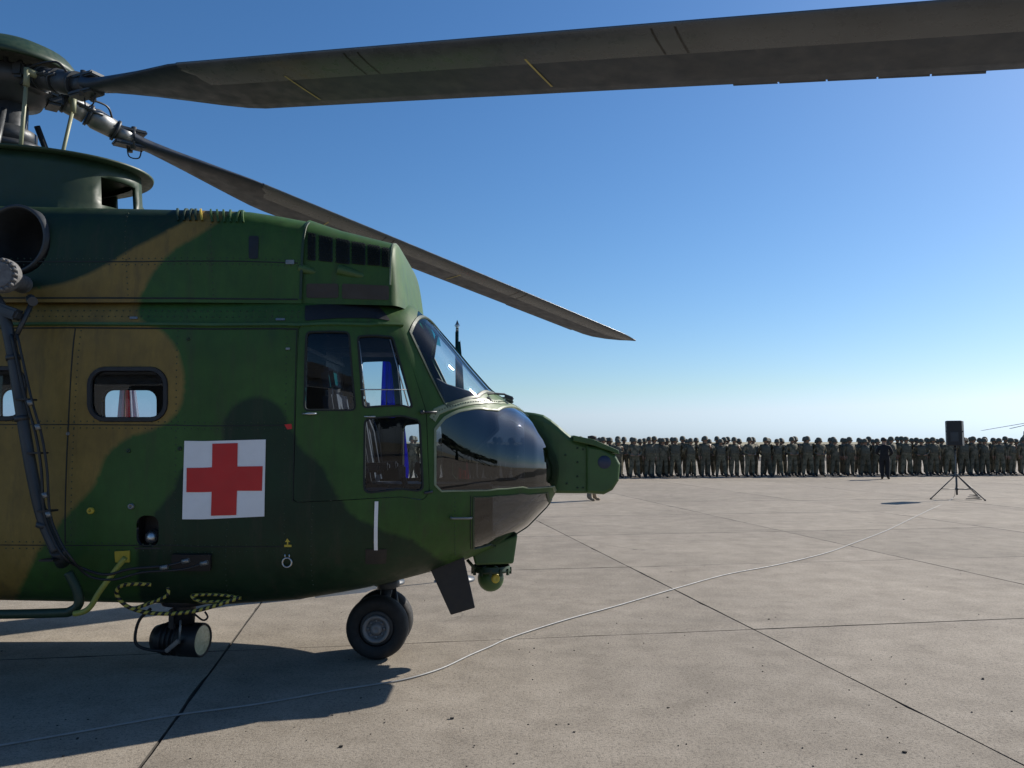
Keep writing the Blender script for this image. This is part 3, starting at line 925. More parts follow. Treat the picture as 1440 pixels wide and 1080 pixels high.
grille(495, 514, 340, 371, 343, 373); grille(517, 535, 344, 373, 347, 374); grille(537, 548, 348, 375, 350, 376)
patch('louvre_panel', INTK, [(431, 399), (476, 399), (476, 419), (431, 419)], M['brownmesh'])
patch('louvre_panel', INTK, [(481, 399), (547, 402), (547, 422), (481, 420)], M['brownmesh'])
mb = MB(); c = P(560, 421, 5.55); mb.box(c + Vector((0, -.01, 0)), (.012, .09, .06), Matrix.Rotation(-.35, 3, 'Z'), .003); mb.build('service_plate', M['brownmesh'], heli)
def scoop(a, b, r, lf, name='air_scoop'):
    pa, pb = lf.px(*a), lf.px(*b)
    A = Vector(lf.ev(np.array([pa[0]]), np.array([pa[1]]), -1, .0)[0]); B = Vector(lf.ev(np.array([pb[0]]), np.array([pb[1]]), -1, -.02)[0])
    mb = MB(); mb.tube([A, A.lerp(B, .3), A.lerp(B, .7), B], [r, r, r * .8, r * .35], 14, False)
    mb.tube([A + (A - B) * .002, A.lerp(B, .2)], [r * .85, r * .8], 14, True)
    mb.build(name, M['green'], heli)
scoop((420, 377), (447, 383), .034, INTK); scoop((475, 379), (516, 389), .036, INTK)
scoop((441, 309), (486, 322), .04, INTK); scoop((481, 315), (524, 333), .042, INTK)
ribbon('cowl_louvre_frame', COWL, xt(COWL, [(243, 293), (345, 294)]), .008, .006, M['dkgreen'], heli)
for i in range(5):
    x = 247 + i * 8.4
    ribbon('louvre_slat', COWL, xt(COWL, [(x, 294), (x + 4, 311)]), .016, .013, M['yellow' if i == 4 else 'dkgreen'], heli)
for i in range(6):
    x = 296 + i * 8.6
    ribbon('louvre_slat', COWL, xt(COWL, [(x, 296), (x + 3, 313)]), .016, .013, M['green'], heli)
patch('vent_slot', COWL, [(350, 332), (364, 332), (363, 364), (350, 364)], M['black'])
patch('latch', COWL, [(402, 366), (414, 366), (414, 372), (402, 372)], M['grey'], .01, .01, 1)
patch('latch', FUS, [(183, 446), (194, 446), (194, 449), (183, 449)], M['grey'], .008, .008, 1)
patch('latch', FUS, [(388, 448), (401, 448), (401, 451), (388, 451)], M['grey'], .008, .008, 1)
patch('latch', FUS, [(402, 489), (408, 489), (408, 492), (402, 492)], M['grey'], .008, .008, 1)
# red cross placard
pl = patch('red_cross_panel', FUS, [(260, 620), (374, 618), (372, 726), (257, 730)], M['white'], .008, .006, 0)
patch('cross', FUS, [(299.5, 624), (335, 623), (334.5, 656), (370, 655.5), (369, 690), (334, 690), (333, 724), (297.5, 725), (298.5, 691.5), (263, 692), (263.5, 658), (299, 657)], M['red'], .0115, .002, 0, pl)
# lamp pocket and small fittings
mb = MB()
pc = Vector(np.mean(FUS.ev([p[0] for p in pocket], [p[1] for p in pocket], -1), 0))
mb.box(pc + Vector((0, .14, 0)), (.17, .012, .23)); mb.box(pc + Vector((0, .075, .112)), (.17, .13, .01)); mb.box(pc + Vector((0, .075, -.112)), (.17, .13, .01))
mb.box(pc + Vector((.082, .075, 0)), (.01, .13, .22)); mb.box(pc + Vector((-.082, .075, 0)), (.01, .13, .22))
mb.build('lamp_pocket', M['black'], heli)
mb = MB(); mb.lathe([(.001, .035), (.025, .03), (.042, .012), (.046, 0), (.046, -.03), (.001, -.03)], pc + Vector((.0, .07, -.05)), (0.2, -1, -.2), 20)
mb.build('position_lamp', M['silver'], heli)
def fp(px, py, off=0.0, lf=FUS):
    q = lf.px(px, py); return Vector(lf.ev(np.array([q[0]]), np.array([q[1]]), -1, off)[0])
def fitting(name, px, py, r, h, mat, hole=True):
    mb = MB(); mb.lathe([(r, -.01), (r, h * .6), (r * .85, h), (r * .45, h), (r * .4, h * .4), (.001, h * .4)], fp(px, py), (0, -1, 0), 16); return mb.build(name, M[mat], heli)
fitting('yellow_fitting', 128, 718, .022, .02, 'yellow'); fitting('grey_fitting', 185, 712, .02, .02, 'grey')
fitting('plug', 181, 634, .014, .01, 'dkgreen'); fitting('plug', 253, 631, .014, .01, 'dkgreen'); fitting('plug', 96, 610, .012, .01, 'grey'); fitting('plug', 265, 477, .011, .008, 'dkgreen')
patch('yellow_plate', FUS, [(162, 775), (183, 774), (183, 790), (163, 790)], M['yellow'], .01, .01, 1)
patch('connector_box', FUS, [(244, 778), (298, 778), (298, 800), (244, 800)], M['black'], .03, .03, 2)
mb = MB(); c = fp(404, 790, .012)
mb.tube([c + Vector((.03 * math.sin(a), 0, .03 * math.cos(a))) for a in [i * 2 * math.pi / 20 for i in range(21)]], .006, 8)
mb.tube([c + Vector((-.014, 0, .03)), c + Vector((-.014, 0, .055))], .005, 6); mb.tube([c + Vector((.014, 0, .03)), c + Vector((.014, 0, .055))], .005, 6)
mb.build('tie_down_ring', M['silver'], heli)
patch('arrow_mark', FUS, [(404, 757), (408, 762), (405.5, 762), (405.5, 766), (410, 766), (410, 769), (400, 769), (400, 766), (403.5, 766), (403.5, 762), (401, 762)], M['yellow'], .003, .002, 0)
patch('white_stripe', FUS, [(527, 705), (532, 705), (531, 773), (526, 773)], M['white'], .008, .006, 0)
patch('step_pocket', FUS, [(514, 772), (544, 772), (543, 792), (514, 793)], M['black'], .004, .004, 2)
patch('red_mark', FUS, [(400, 597), (410, 596), (411, 603), (404, 604)], M['red'], .003, .002, 1)
mb = MB(); a, b = fp(634, 728), fp(663, 728)
mb.tube([a, a + Vector((.004, -.03, 0)), a.lerp(b, .15) + Vector((0, -.045, 0)), a.lerp(b, .85) + Vector((0, -.045, 0)), b + Vector((0, -.03, 0)), b], .008, 8); mb.build('grab_handle', M['grey'], heli)
mb = MB(); a, b = fp(426, 582, .02), fp(447, 582, .02)
mb.tube([a, a.lerp(b, .5) + Vector((0, -.012, 0)), b], [.006, .009, .006], 8); mb.build('door_handle', M['silver'], heli)
mb = MB(); a, b = fp(512, 586, .012), fp(528, 586, .012); mb.tube([a, b], .005, 6); mb.build('window_catch', M['silver'], heli)
mb = MB(); a, b = fp(593, 580, .02), fp(613, 580, .02); mb.tube([a, b], .008, 8); mb.lathe([(.014, -.01), (.014, .02), (.001, .02)], a, (0, -1, 0), 10); mb.build('door_hinge', M['dkgrey'], heli)
mb = MB(); mb.tube([fp(596, 693, .012), fp(608, 691, .012)], .009, 8); mb.build('door_hinge', M['dkgrey'], heli)
mb = MB(); a, b = fp(507, 548, .01), fp(572, 548, .01); mb.tube([a, b], .004, 6); mb.build('window_rail', M['silver'], heli)
mb = MB(); mb.tube([fp(505, 480, .008), fp(515, 572, .008)], .004, 6); mb.build('window_rail', M['silver'], heli)
mb = MB(); mb.tube([fp(548, 478, .008), fp(574, 572, .008)], .004, 6); mb.build('window_rail', M['silver'], heli)

# lamp on the roof and windscreen wipers
mb = MB(); c = P(568, 438, 5.75)
mb.box(c, (.045, .05, .05), Matrix.Rotation(.3, 3, 'Y'), .008); mb.tube([c + Vector((.0, 0, -.02)), c + Vector((-.0, 0, -.06))], .03, 10); mb.lathe([(.02, 0), (.024, .03), (.001, .03)], c + Vector((.01, 0, .01)), (.8, -.3, .4), 12)
mb.build('roof_lamp', M['black'], heli)
for sg in (-1, 1):
    mb = MB()
    a = P(700, 560, 6.0); b = P(672, 559, 5.82)
    if sg > 0: a.y, b.y = 2 * YC - a.y, 2 * YC - b.y
    mb.tube([a + Vector((.1, 0, .0)), a + Vector((.05, 0, .03)), a.lerp(b, .4) + Vector((0, 0, .035)), b + Vector((-.06, 0, .01))], .008, 8)
    mb.box(a + Vector((.085, 0, .005)), (.07, .05, .03), Matrix.Rotation(.35, 3, 'Y'), .008)
    mb.tube([b + Vector((.12, .0, .03)), b + Vector((-.22, -.02, -.005))], .007, 6)
    mb.build('wiper', M['dkgrey'], heli)
# ------------------------------------------------------------------ cockpit and cabin inside
for c_, z_ in (((-1.15, YC, .86), (.72, 1.5, .03)), ((-.52, YC, .88), (.54, .8, .03)), ((-3.7, YC, .84), (4.3, 1.84, .04))): mb = MB(); mb.box(c_, z_); mb.build('floor', M['panel'], heli)
XB = -1.53
mb = MB()
mb.prism([(XB, YC - .93, .84), (XB, YC - .98, 1.2), (XB, YC - .98, 2.3), (XB, YC - .9, 2.5), (XB, YC - .3, 2.5), (XB, YC - .3, .84)], (-.03, 0, 0))
mb.prism([(XB, YC + .93, .84), (XB, YC + .98, 1.2), (XB, YC + .98, 2.3), (XB, YC + .9, 2.5), (XB, YC + .3, 2.5), (XB, YC + .3, .84)], (-.03, 0, 0))
mb.build('bulkhead', M['panel'], heli)
mb = MB(); mb.box((-5.9, YC, 1.6), (.04, 1.9, 1.7)); mb.build('rear_bulkhead', M['panel'], heli)
mb = MB(); mb.box((-3.6, YC, 2.3), (4.2, 1.75, .03)); mb.build('cabin_ceiling', M['panel'], heli)
mb = MB()
mb.box((-1.1, YC, 2.36), (.7, .4, .12), None, .03); mb.build('overhead_console', M['panel'], heli)
for yy in (YC - .48, YC + .48):
    mb = MB(); rt = Matrix.Rotation(-.18, 3, 'Y')
    mb.box((-1.22, yy, 1.62), (.1, .42, .72), rt, .03)
    mb.box((-1.31, yy, 2.06), (.09, .24, .18), rt, .03)
    mb.box((-1.0, yy, 1.22), (.46, .44, .12), None, .03)
    mb.box((-1.02, yy, 1.0), (.36, .36, .34), None, .02)
    mb.box((-1.14, yy - .23, 1.42), (.3, .05, .06), None, .015); mb.box((-1.14, yy + .23, 1.42), (.3, .05, .06), None, .015)
    for s_ in (-.1, .1): mb.tube([(-1.27, yy + s_, 1.98), (-1.155, yy + s_, 1.7), (-1.1, yy + s_ * .7, 1.35)], .018, 6)
    mb.build('seat', M['navy'], heli)
    mb = MB(); mb.tube([(-.72, yy, .85), (-.7, yy, 1.1), (-.78, yy, 1.36)], [.02, .016, .02], 8); mb.box((-.79, yy, 1.4), (.05, .05, .1), None, .01); mb.build('control_stick', M['black'], heli)
mb = MB()
prof = [(P(612, 530, 5.75).x, P(612, 530, 5.75).z), (P(630, 540, 5.75).x, P(630, 540, 5.75).z), (P(660, 550, 5.8).x, P(660, 550, 5.8).z), (P(692, 561, 5.9).x, P(692, 561, 5.9).z), (-.1, 1.72), (-.38, 1.45), (-.5, 1.5), (P(620, 556, 5.75).x, P(620, 556, 5.75).z)]
mb.prism([(x, YC - .5, z) for x, z in prof], (0, 1.0, 0)); mb.build('instrument_panel', M['panel'], heli, bevel=.02)
mb = MB(); mb.box((-.55, YC, 1.05), (.8, .34, .5), None, .02); mb.build('centre_console', M['panel'], heli)
for s_ in (-.3, .3):
    mb = MB(); mb.box((-.22, YC + s_, 1.0), (.05, .2, .14), Matrix.Rotation(.5, 3, 'Y'), .01); mb.tube([(-.22, YC + s_, 1.0), (-.35, YC + s_, .83)], .014, 6); mb.build('pedal', M['dkgrey'], heli)

# ------------------------------------------------------------------ nose sensor box, turret, under-body things
YN = 6.08
def zn(px, py): return P(px, py, YN).z
def xn(px): return P(px, 640, YN).x
nst = [(xn(738), zn(738, 578), .05), (xn(752), zn(752, 580), .09), (xn(765), zn(765, 583), .12), (xn(776), zn(776, 590), .14), (xn(786), zn(786, 598), .155), (xn(796), zn(796, 607), .165), (xn(806), zn(806, 615), .17), (xn(818), zn(818, 619), .17), (xn(831), zn(831, 623), .17)]
nst = [(x, z, h, h * .72, z - .05) for x, z, h in nst]
mb = MB(); V = []; Fc = []; zb_ = P(800, 694, YN).z
for x, zt_, h, ht, zm in nst:
    zb2 = zb_ if x > .3 else zb_ + .06
    for y, z in ((-h + .015, zb2), (-h, zb2 + .015), (-h, min(zm, zt_ - .03)), (-(h + ht) * .5 - .012, (min(zm, zt_ - .03) + zt_) * .5 + .008), (-ht, zt_), (ht, zt_), ((h + ht) * .5 + .012, (min(zm, zt_ - .03) + zt_) * .5 + .008), (h, min(zm, zt_ - .03)), (h, zb2 + .015), (h - .015, zb2)): V.append((x, YC + y, z))
for i in range(len(nst) - 1):
    for k in range(10): Fc.append((i * 10 + k, i * 10 + (k + 1) % 10, (i + 1) * 10 + (k + 1) % 10, (i + 1) * 10 + k))
Fc.append(tuple(range(10))); Fc.append(tuple((len(nst) - 1) * 10 + k for k in range(10)))
mb.add(V, Fc, False); mb.build('nose_fairing', M['green'], heli, bevel=.006)
mb = MB()
prof = [(824, 625), (846, 629), (866, 639), (873, 652), (871, 676), (862, 690), (850, 696), (824, 694)]
p3 = [P(x, y, YN - .03) for x, y in prof]
cx_ = sum(p.x for p in p3) / 8; cz_ = sum(p.z for p in p3) / 8
lay = []
for (yy, sc) in ((YN - .03, .86), (YN - .015, .97), (YN + .02, 1.0), (2 * YC - YN - .02, 1.0), (2 * YC - YN + .015, .97), (2 * YC - YN + .03, .86)):
    lay.append([(cx_ + (p.x - cx_) * sc, yy, cz_ + (p.z - cz_) * sc) for p in p3])
V = [q for l in lay for q in l]; Fc = [tuple(range(8)), tuple(reversed(range(40, 48)))]
for i in range(5):
    for k in range(8): Fc.append((i * 8 + k, i * 8 + (k + 1) % 8, (i + 1) * 8 + (k + 1) % 8, (i + 1) * 8 + k))
mb.add(V, Fc); mb.build('sensor_drum', M['green'], heli, bevel=.008)
mb = MB()
hd = [P(x, y, YN - .05) for x, y in ((806, 612), (835, 618), (870, 633), (871, 639), (836, 627), (806, 620))]
mb.prism([(p.x, YN - .05, p.z) for p in hd], (0, 2 * (YC - YN) + .1, 0)); mb.build('drum_hood', M['green'], heli, bevel=.006)
mb = MB(); c = P(850, 650, YN - .035); mb.lathe([(.001, .004), (.045, .004), (.05, -.004)], c, (0, -1, 0), 20); mb.build('blue_disc', paint('faded_blue', (0.025, 0.035, 0.07), .5), heli)
mb = MB(); c = P(862, 667, YN - .02); mb.tube([c + Vector((.022 * math.cos(a), -.005, .03 * math.sin(a))) for a in [i * 2 * math.pi / 18 for i in range(19)]], .004, 6); mb.build('drum_ring', M['trim'], heli)
mb = MB()
for x, y in ((812, 630), (812, 650), (812, 670), (812, 686), (795, 640), (797, 680), (820, 632), (820, 686)):
    mb.lathe([(.001, .005), (.007, .003), (.009, -.002)], P(x, y, YN - .001), (0, -1, 0), 8)
mb.build('bolts', M['dkgreen'], heli)['kind'] = 'stuff'
# turret under the nose
mb = MB()
t0 = [P(663, 776, 6.0), P(728, 752, 6.0), P(722, 793, 6.0), P(668, 795, 6.0)]
mb.prism([(p.x, 6.0, p.z) for p in t0], (0, .5, 0)); mb.build('turret_mount', M['green'], heli, bevel=.015)
mb = MB(); tc_ = P(691, 800, 6.2)
mb.lathe([(.14, .03), (.145, 0), (.15, -.012), (.13, -.02), (.10, -.025)], tc_, (0, 0, 1), 32)
for k in range(12):
    an = k * math.pi / 6; mb.box(tc_ + Vector((.145 * math.cos(an), .145 * math.sin(an), -.01)), (.018, .018, .05), Matrix.Rotation(an, 3, 'Z'))
mb.build('turret_ring', M['dkgreen'], heli)
bc = P(690, 813, 6.2)
mb = MB(); mb.lathe([(.001, -.1)] + [(.1 * math.cos(a), .1 * math.sin(a)) for a in np.linspace(-1.4, 1.2, 16)], bc, (0, 0, 1), 32)
bl = mb.build('camera_ball', M['green'], heli)
mb = MB(); mb.lathe([(.034, -.02), (.036, .0), (.03, .012), (.02, .012), (.001, .006)], bc + Vector((.04, -.085, .012)), (.45, -.85, .1), 18); mb.build('camera_lens', M['yellow'], bl)
mb = MB(); mb.tube([P(657, 787, 6.1), P(668, 800, 6.1)], .012, 8); mb.build('cable_duct', M['dkgreen'], heli)
# black aerial blade, white flap
mb = MB(); pts = [P(x, y, 5.8) for x, y in ((605, 801), (652, 783), (668, 855), (634, 865))]
mb.prism([(p.x, 5.8, p.z) for p in pts], (0, .02, 0)); mb.build('blade_aerial', M['black'], heli, bevel=.006)
mb = MB(); pts = [P(x, y, 5.7) for x, y in ((441, 831), (515, 819), (531, 826), (514, 833), (443, 841))]
mb.prism([(p.x, 5.7, p.z) for p in pts], (0, .012, 0)); mb.build('gear_door', M['white'], heli)

# nose gear: leg and two wheels
WZ, WX = .233, P(530, 883, 6.08).x
mb = MB(); mb.tube([(WX + .07, YC, .68), (WX + .05, YC, .50)], .065, 14); mb.tube([(WX + .05, YC, .52), (WX, YC, .25)], .042, 14)
mb.lathe([(.085, -.03), (.09, 0), (.085, .03), (.06, .04)], (WX + .055, YC, .53), (-.1, 0, 1), 20)
mb.tube([(WX, YC - .12, WZ), (WX, YC + .12, WZ)], .035, 12)
mb.tube([(WX + .1, YC, .5), (WX + .13, YC, .36), (WX + .03, YC, .27)], .016, 8)
mb.build('nose_gear_leg', M['dkgrey'], heli)
def wheel(c, r, w, parent, out):
    mb = MB(); h = w / 2
    prof = [(r * .56, -h * .75), (r * .66, -h * .95), (r * .82, -h), (r * .93, -h * .85), (r * .985, -h * .5), (r, -h * .15), (r, h * .15), (r * .985, h * .5), (r * .93, h * .85), (r * .82, h), (r * .66, h * .95), (r * .56, h * .75)]
    mb.lathe(prof, c, (0, 1, 0), 48)
    mb2 = MB(); mb2.lathe([(r * .58, -h * .72), (r * .55, h * .6), (r * .5, h * .62), (.001, h * .62)], c, (0, -1, 0), 32)
    wh = mb.build('wheel', M['rubber'], parent)
    cf = Vector(c) + Vector((0, out * h, 0))
    mb = MB(); mb.lathe([(r * .43, -.03), (r * .43, .004), (r * .40, .008), (r * .33, .004), (r * .30, -.02), (r * .2, -.03), (r * .18, .0), (r * .09, .012), (r * .05, .004), (.001, .004)], cf, (0, out, 0), 36)
    for k in range(8):
        an = k * math.pi / 4; mb.lathe([(.011, -.03), (.011, -.008), (.001, -.006)], cf + Vector((math.cos(an) * r * .25, 0, math.sin(an) * r * .25)), (0, out, 0), 8)
    mb.build('rim', M['rimpaint'], wh)
    mb2.build('hub', M['dkgrey'], wh)
    return wh
wheel((WX, YC - .135, WZ), .233, .165, heli, -1); wheel((WX, YC + .135, WZ), .233, .165, heli, 1)
# main gear sponsons behind the frame's left edge
for s_ in (-1, 1):
    mb = MB()
    st = [(-6.6, .05, .05), (-6.3, .2, .2), (-5.8, .3, .32), (-5.2, .34, .38), (-4.8, .3, .34), (-4.5, .2, .22), (-4.35, .06, .08)]
    V = []; Fc = []; n = 16
    for x, a, b in st:
        for k in range(n):
            an = 2 * math.pi * k / n; V.append((x, YC + s_ * (1.05 + a * math.cos(an)), .95 + b * math.sin(an)))
    for i in range(len(st) - 1):
        for k in range(n): Fc.append((i * n + k, i * n + (k + 1) % n, (i + 1) * n + (k + 1) % n, (i + 1) * n + k))
    mb.add(V, Fc, True); mb.build('sponson', M['green'], heli)
    wheel((-5.05, YC + s_ * 1.2, .3), .3, .2, heli, s_); wheel((-5.05, YC + s_ * .9, .3), .3, .2, heli, s_)
    mb = MB(); mb.tube([(-5.05, YC + s_ * 1.05, .8), (-5.05, YC + s_ * 1.05, .3)], .05, 10); mb.tube([(-5.05, YC + s_ * .85, .3), (-5.05, YC + s_ * 1.25, .3)], .04, 10); mb.build('main_gear_leg', M['dkgrey'], heli)
# tail boom, fin and tail rotor
mb = MB(); n = 20; V = []; Fc = []
st = [(-8.9, .42, .42, 2.12), (-10.5, .34, .36, 2.2), (-12, .27, .3, 2.28), (-13.4, .2, .25, 2.36)]
for x, a, b, zc in st:
    for k in range(n):
        an = 2 * math.pi * k / n; V.append((x, YC + a * math.cos(an), zc + b * math.sin(an)))
for i in range(3):
    for k in range(n): Fc.append((i * n + k, i * n + (k + 1) % n, (i + 1) * n + (k + 1) % n, (i + 1) * n + k))
mb.add(V, Fc, True); mb.build('tail_boom', M['green'], heli)
mb = MB(); mb.prism([(-12.6, YC - .08, 2.3), (-13.5, YC - .08, 2.2), (-14.4, YC - .08, 4.1), (-13.8, YC - .08, 4.2)], (0, .16, 0)); mb.build('tail_fin', M['dkgreen'], heli, bevel=.05)
mb = MB()
for k in range(5):
    an = k * 2 * math.pi / 5; d = Vector((math.cos(an), 0, math.sin(an))); e_ = Vector((-d.z, 0, d.x)) * .09; c = Vector((-14.0, YC + .28, 3.95))
    mb.prism([c + d * .15 - e_, c + d * 1.5 - e_, c + d * 1.5 + e_, c + d * .15 + e_], (0, .025, 0))
mb.tube([(-14.0, YC, 3.95), (-14.0, YC + .33, 3.95)], .08, 12); mb.build('tail_rotor', M['blade'], heli)

# mast fairing, with its open window at the front
mfx = -3.99
def fair(an, k=1.0, zz=0): return Vector((mfx + 1.05 * k * math.cos(an), YC + .68 * k * math.sin(an), zz))
zlo, zhi = 3.2, 3.73
gapA = (R(-28), R(-4))
mb = MB(); n = 72; V = []; Fc = []
zl = [zlo, 3.3, 3.4, 3.5, 3.62, 3.66, zhi]
for i in range(n):
    an = -math.pi + 2 * math.pi * i / n
    for z in zl: V.append(fair(an, 1.0 - .04 * (z - zlo) / .5 + (.08 if z == zlo else 0), z))
nz = len(zl)
for i in range(n):
    a = -math.pi + 2 * math.pi * (i + .5) / n
    for j in range(nz - 1):
        if gapA[0] < a < gapA[1] and j in (2, 3): continue
        if R(4) < a < R(56) and j >= 3: continue
        i2 = (i + 1) % n; Fc.append((i * nz + j, i2 * nz + j, i2 * nz + j + 1, i * nz + j + 1))
mb.add(V, Fc, True); o = mb.build('mast_fairing', M['dkgreen'], heli); sm = o.modifiers.new('thick', 'SOLIDIFY'); sm.thickness = .025
mb = MB(); V = []; Fc = []
for i in range(n):
    an = 2 * math.pi * i / n
    for k, z in ((.9, zhi), (1.03, zhi + .004), (1.035, zhi + .022), (.9, zhi + .035), (.5, zhi + .04), (.14, zhi + .05)): V.append(fair(an, k, z))
for i in range(n):
    for j in range(5): i2 = (i + 1) % n; Fc.append((i * 6 + j, i2 * 6 + j, i2 * 6 + j + 1, i * 6 + j + 1))
mb.add(V, Fc, True); mb.build('fairing_lid', M['dkgreen'], heli)

# ------------------------------------------------------------------ rotor
HUB = P(16, 116, YC)
def r_of(px, py, phi):
    u, v = (px - 720) / F_PX, (540 - py) / F_PX
    k = u / (math.cos(PITCH) - v * math.sin(PITCH))
    r = (k * HUB.y - HUB.x) / (math.cos(phi) - k * math.sin(phi))
    return r, P(px, py, HUB.y + r * math.sin(phi)).z
mb = MB()
mb.tube([(HUB.x, YC, 3.3), (HUB.x, YC, HUB.z + .05)], .13, 24)
mb.lathe([(.13, -.55), (.2, -.5), (.2, -.42), (.13, -.38)], HUB, (0, 0, 1), 24)
mast = mb.build('rotor_mast', M['dkgrey'], heli)
mb = MB(); mb.lathe([(.001, .30), (.12, .295), (.3, .26), (.42, .2), (.5, .1), (.52, .05), (.50, .045), (.4, .14), (.2, .22), (.001, .24)], HUB, (0, 0, 1), 40)
mb.build('hub_cap', M['dkgreen'], heli)
mb = MB(); mb.lathe([(.10, -.2), (.22, -.18), (.26, -.1), (.3, -.08), (.3, .04), (.22, .08), (.1, .12)], HUB, (0, 0, 1), 28)
rng = random.Random(5)
for k in range(16):
    an = k * math.pi / 8; c = HUB + Vector((.25 * math.cos(an), .25 * math.sin(an), .05)); mb.lathe([(.02, 0), (.02, .04), (.012, .05), (.001, .05)], c, (0, 0, 1), 8)
hub = mb.build('rotor_hub', M['dkgrey'], heli)

def blade(phi, picks=None, zfun=None, pk=(3, 9, 5), smat='grey'):
    er = Vector((math.cos(phi), math.sin(phi), 0)); ec = Vector((math.sin(phi), -math.cos(phi), 0))
    if picks:
        rz = [r_of(x, y, phi) for x, y in picks]
        co = np.polyfit([a for a, b in rz], [b for a, b in rz], 2)
        zfun = lambda r: float(np.polyval(co, r))
    z0 = zfun(1.0); sl0 = (zfun(1.01) - zfun(.99)) / .02
    zz = lambda r: zfun(r) if r > 1.0 else z0 + (HUB.z - z0) * min(max((1.0 - r) / .75, 0), 1)
    def ax_(r): return Vector((HUB.x, HUB.y, 0)) + er * r + Vector((0, 0, zz(r)))
    rs = [.92, 1.0, 1.1, 1.25, 1.45, 1.7, 1.95, 2.15, 2.3, 2.7, 3.3, 4, 4.8, 5.6, 6.4, 7.0, 7.15, 7.3, 7.42, 7.5]
    lek = [(.92, .085), (1.1, .09), (1.6, .15), (2.0, .2), (7.25, .2), (7.5, .15)]
    tek = [(.92, -.085), (1.1, -.1), (1.35, -.16), (1.8, -.29), (2.15, -.38), (2.3, -.4), (6.95, -.4), (7.15, -.35), (7.3, -.24), (7.42, -.08), (7.5, .12)]
    thk = [(.92, .1), (1.2, .085), (1.7, .075), (2.2, .068), (7.2, .06), (7.5, .02)]
    ptk = [(.92, pk[0]), (2, pk[1]), (7.5, pk[2])]
    up = [(0, 0), (.02, .3), (.08, .72), (.2, 1), (.4, .95), (.65, .6), (.88, .2), (1, .03)]
    def sect(r, grow_=0.0):
        le, te, th, pt = ip(lek, r), ip(tek, r), ip(thk, r), R(ip(ptk, r))
        a = ax_(r); n = er.cross(ec)
        if n.z < 0: n = -n
        c_ = ec * math.cos(pt) + n * math.sin(pt); n_ = n * math.cos(pt) - ec * math.sin(pt)
        ch = le - te; out = []
        for s, h in up: out.append(a + c_ * (le - s * ch) + n_ * (th * .55 * h + grow_))
        for s, h in reversed(up[1:]): out.append(a + c_ * (le - s * ch) - n_ * (th * .45 * h * .8 + .002 + grow_))
        return out, c_, n_
    mb = MB(); V = []; Fc = []; m = len(sect(2)[0])
    for r in rs: V += sect(r)[0]
    for i in range(len(rs) - 1):
        for k in range(m): Fc.append((i * m + k, i * m + (k + 1) % m, (i + 1) * m + (k + 1) % m, (i + 1) * m + k))
    mb.add(V, Fc, True); mb.add(V[:m], [tuple(range(m))]); mb.add(V[-m:], [tuple(range(m))])
    b = mb.build('rotor_blade', M['blade'], heli)
    # erosion strip wrapped round the leading edge
    mb = MB(); V = []; Fc = []
    r2 = [2.05, 2.15, 2.3, 2.7, 3.3, 4, 4.8, 5.6, 6.4, 7.0, 7.15, 7.3, 7.42]
    for r in r2:
        s_, c_, n_ = sect(r, .0025); q = s_[0:5]; lo = [s_[-1], s_[-2], s_[-3], s_[-4]]
        if r < 2.1: q = [q[0], q[1], q[2], q[2], q[2]]; lo = [lo[0], lo[1], lo[1], lo[1]]
        V += list(reversed(lo)) + [s_[0] + c_ * .003] + q[1:]
    m2 = 9
    for i in range(len(r2) - 1):
        for k in range(m2 - 1): Fc.append((i * m2 + k, i * m2 + k + 1, (i + 1) * m2 + k + 1, (i + 1) * m2 + k))
    mb.add(V, Fc, True); mb.build('leading_edge_strip', M['tape'], b)
    def under(r, s):
        """point just under the blade at chord fraction s"""
        se, c_, n_ = sect(r, .0); le, te = ip(lek, r), ip(tek, r); h = np.interp(s, [u[0] for u in up], [u[1] for u in up])
        return ax_(r) + c_ * (le - s * (le - te)) - n_ * (ip(thk, r) * .45 * .8 * h + .006)
    for r in (2.83, 4.54):
        mb = MB(); V = []; Fc = []
        for k in range(9):
            s = .31 + .54 * k / 8
            V += [under(r - .007 + .03 * k / 8, s), under(r + .007 + .03 * k / 8, s)]
        for k in range(8): Fc.append((2 * k, 2 * k + 1, 2 * k + 3, 2 * k + 2))
        mb.add(V, Fc); mb.build('yellow_stripe', M['paleyellow'], b)
    for r in (3.42, 3.52, 5.3, 5.42):
        mb = MB(); V = []; Fc = []
        for k in range(7):
            s = .03 + .36 * k / 6; V += [under(r - .006 + .02 * k / 6, s), under(r + .006 + .02 * k / 6, s)]
        for k in range(6): Fc.append((2 * k, 2 * k + 1, 2 * k + 3, 2 * k + 2))
        mb.add(V, Fc); mb.build('strip_joint', M['black'], b)
    for k in range(5):
        ra = 5.6 + .24 * k; mb = MB()
        p = [under(ra, .995), under(ra + .232, .995)]; se, c_, n_ = sect(ra)
        mb.prism([p[0] + n_ * .004, p[1] + n_ * .004, p[1] - c_ * .02 + n_ * .004, p[0] - c_ * .02 + n_ * .004], n_ * .004); mb.build('trim_tab', M['blade'], b)
    # sleeve, fork, damper and pitch link of this arm
    mb = MB()
    mb.tube([ax_(.2), ax_(.36)], [.075, .08], 14)
    mb.tube([ax_(.36), ax_(.4), ax_(.55)], [.062, .085, .085], 18)
    mb.tube([ax_(.56), ax_(.62), ax_(.78)], [.07, .092, .08], 18)
    mb.tube([ax_(.78), ax_(.92)], [.07, .07], 14)
    sl = mb.build('blade_sleeve', M[smat], hub)
    mb = MB()
    for r in (.385, .56, .775): mb.tube([ax_(r), ax_(r + .02)], .095, 18)
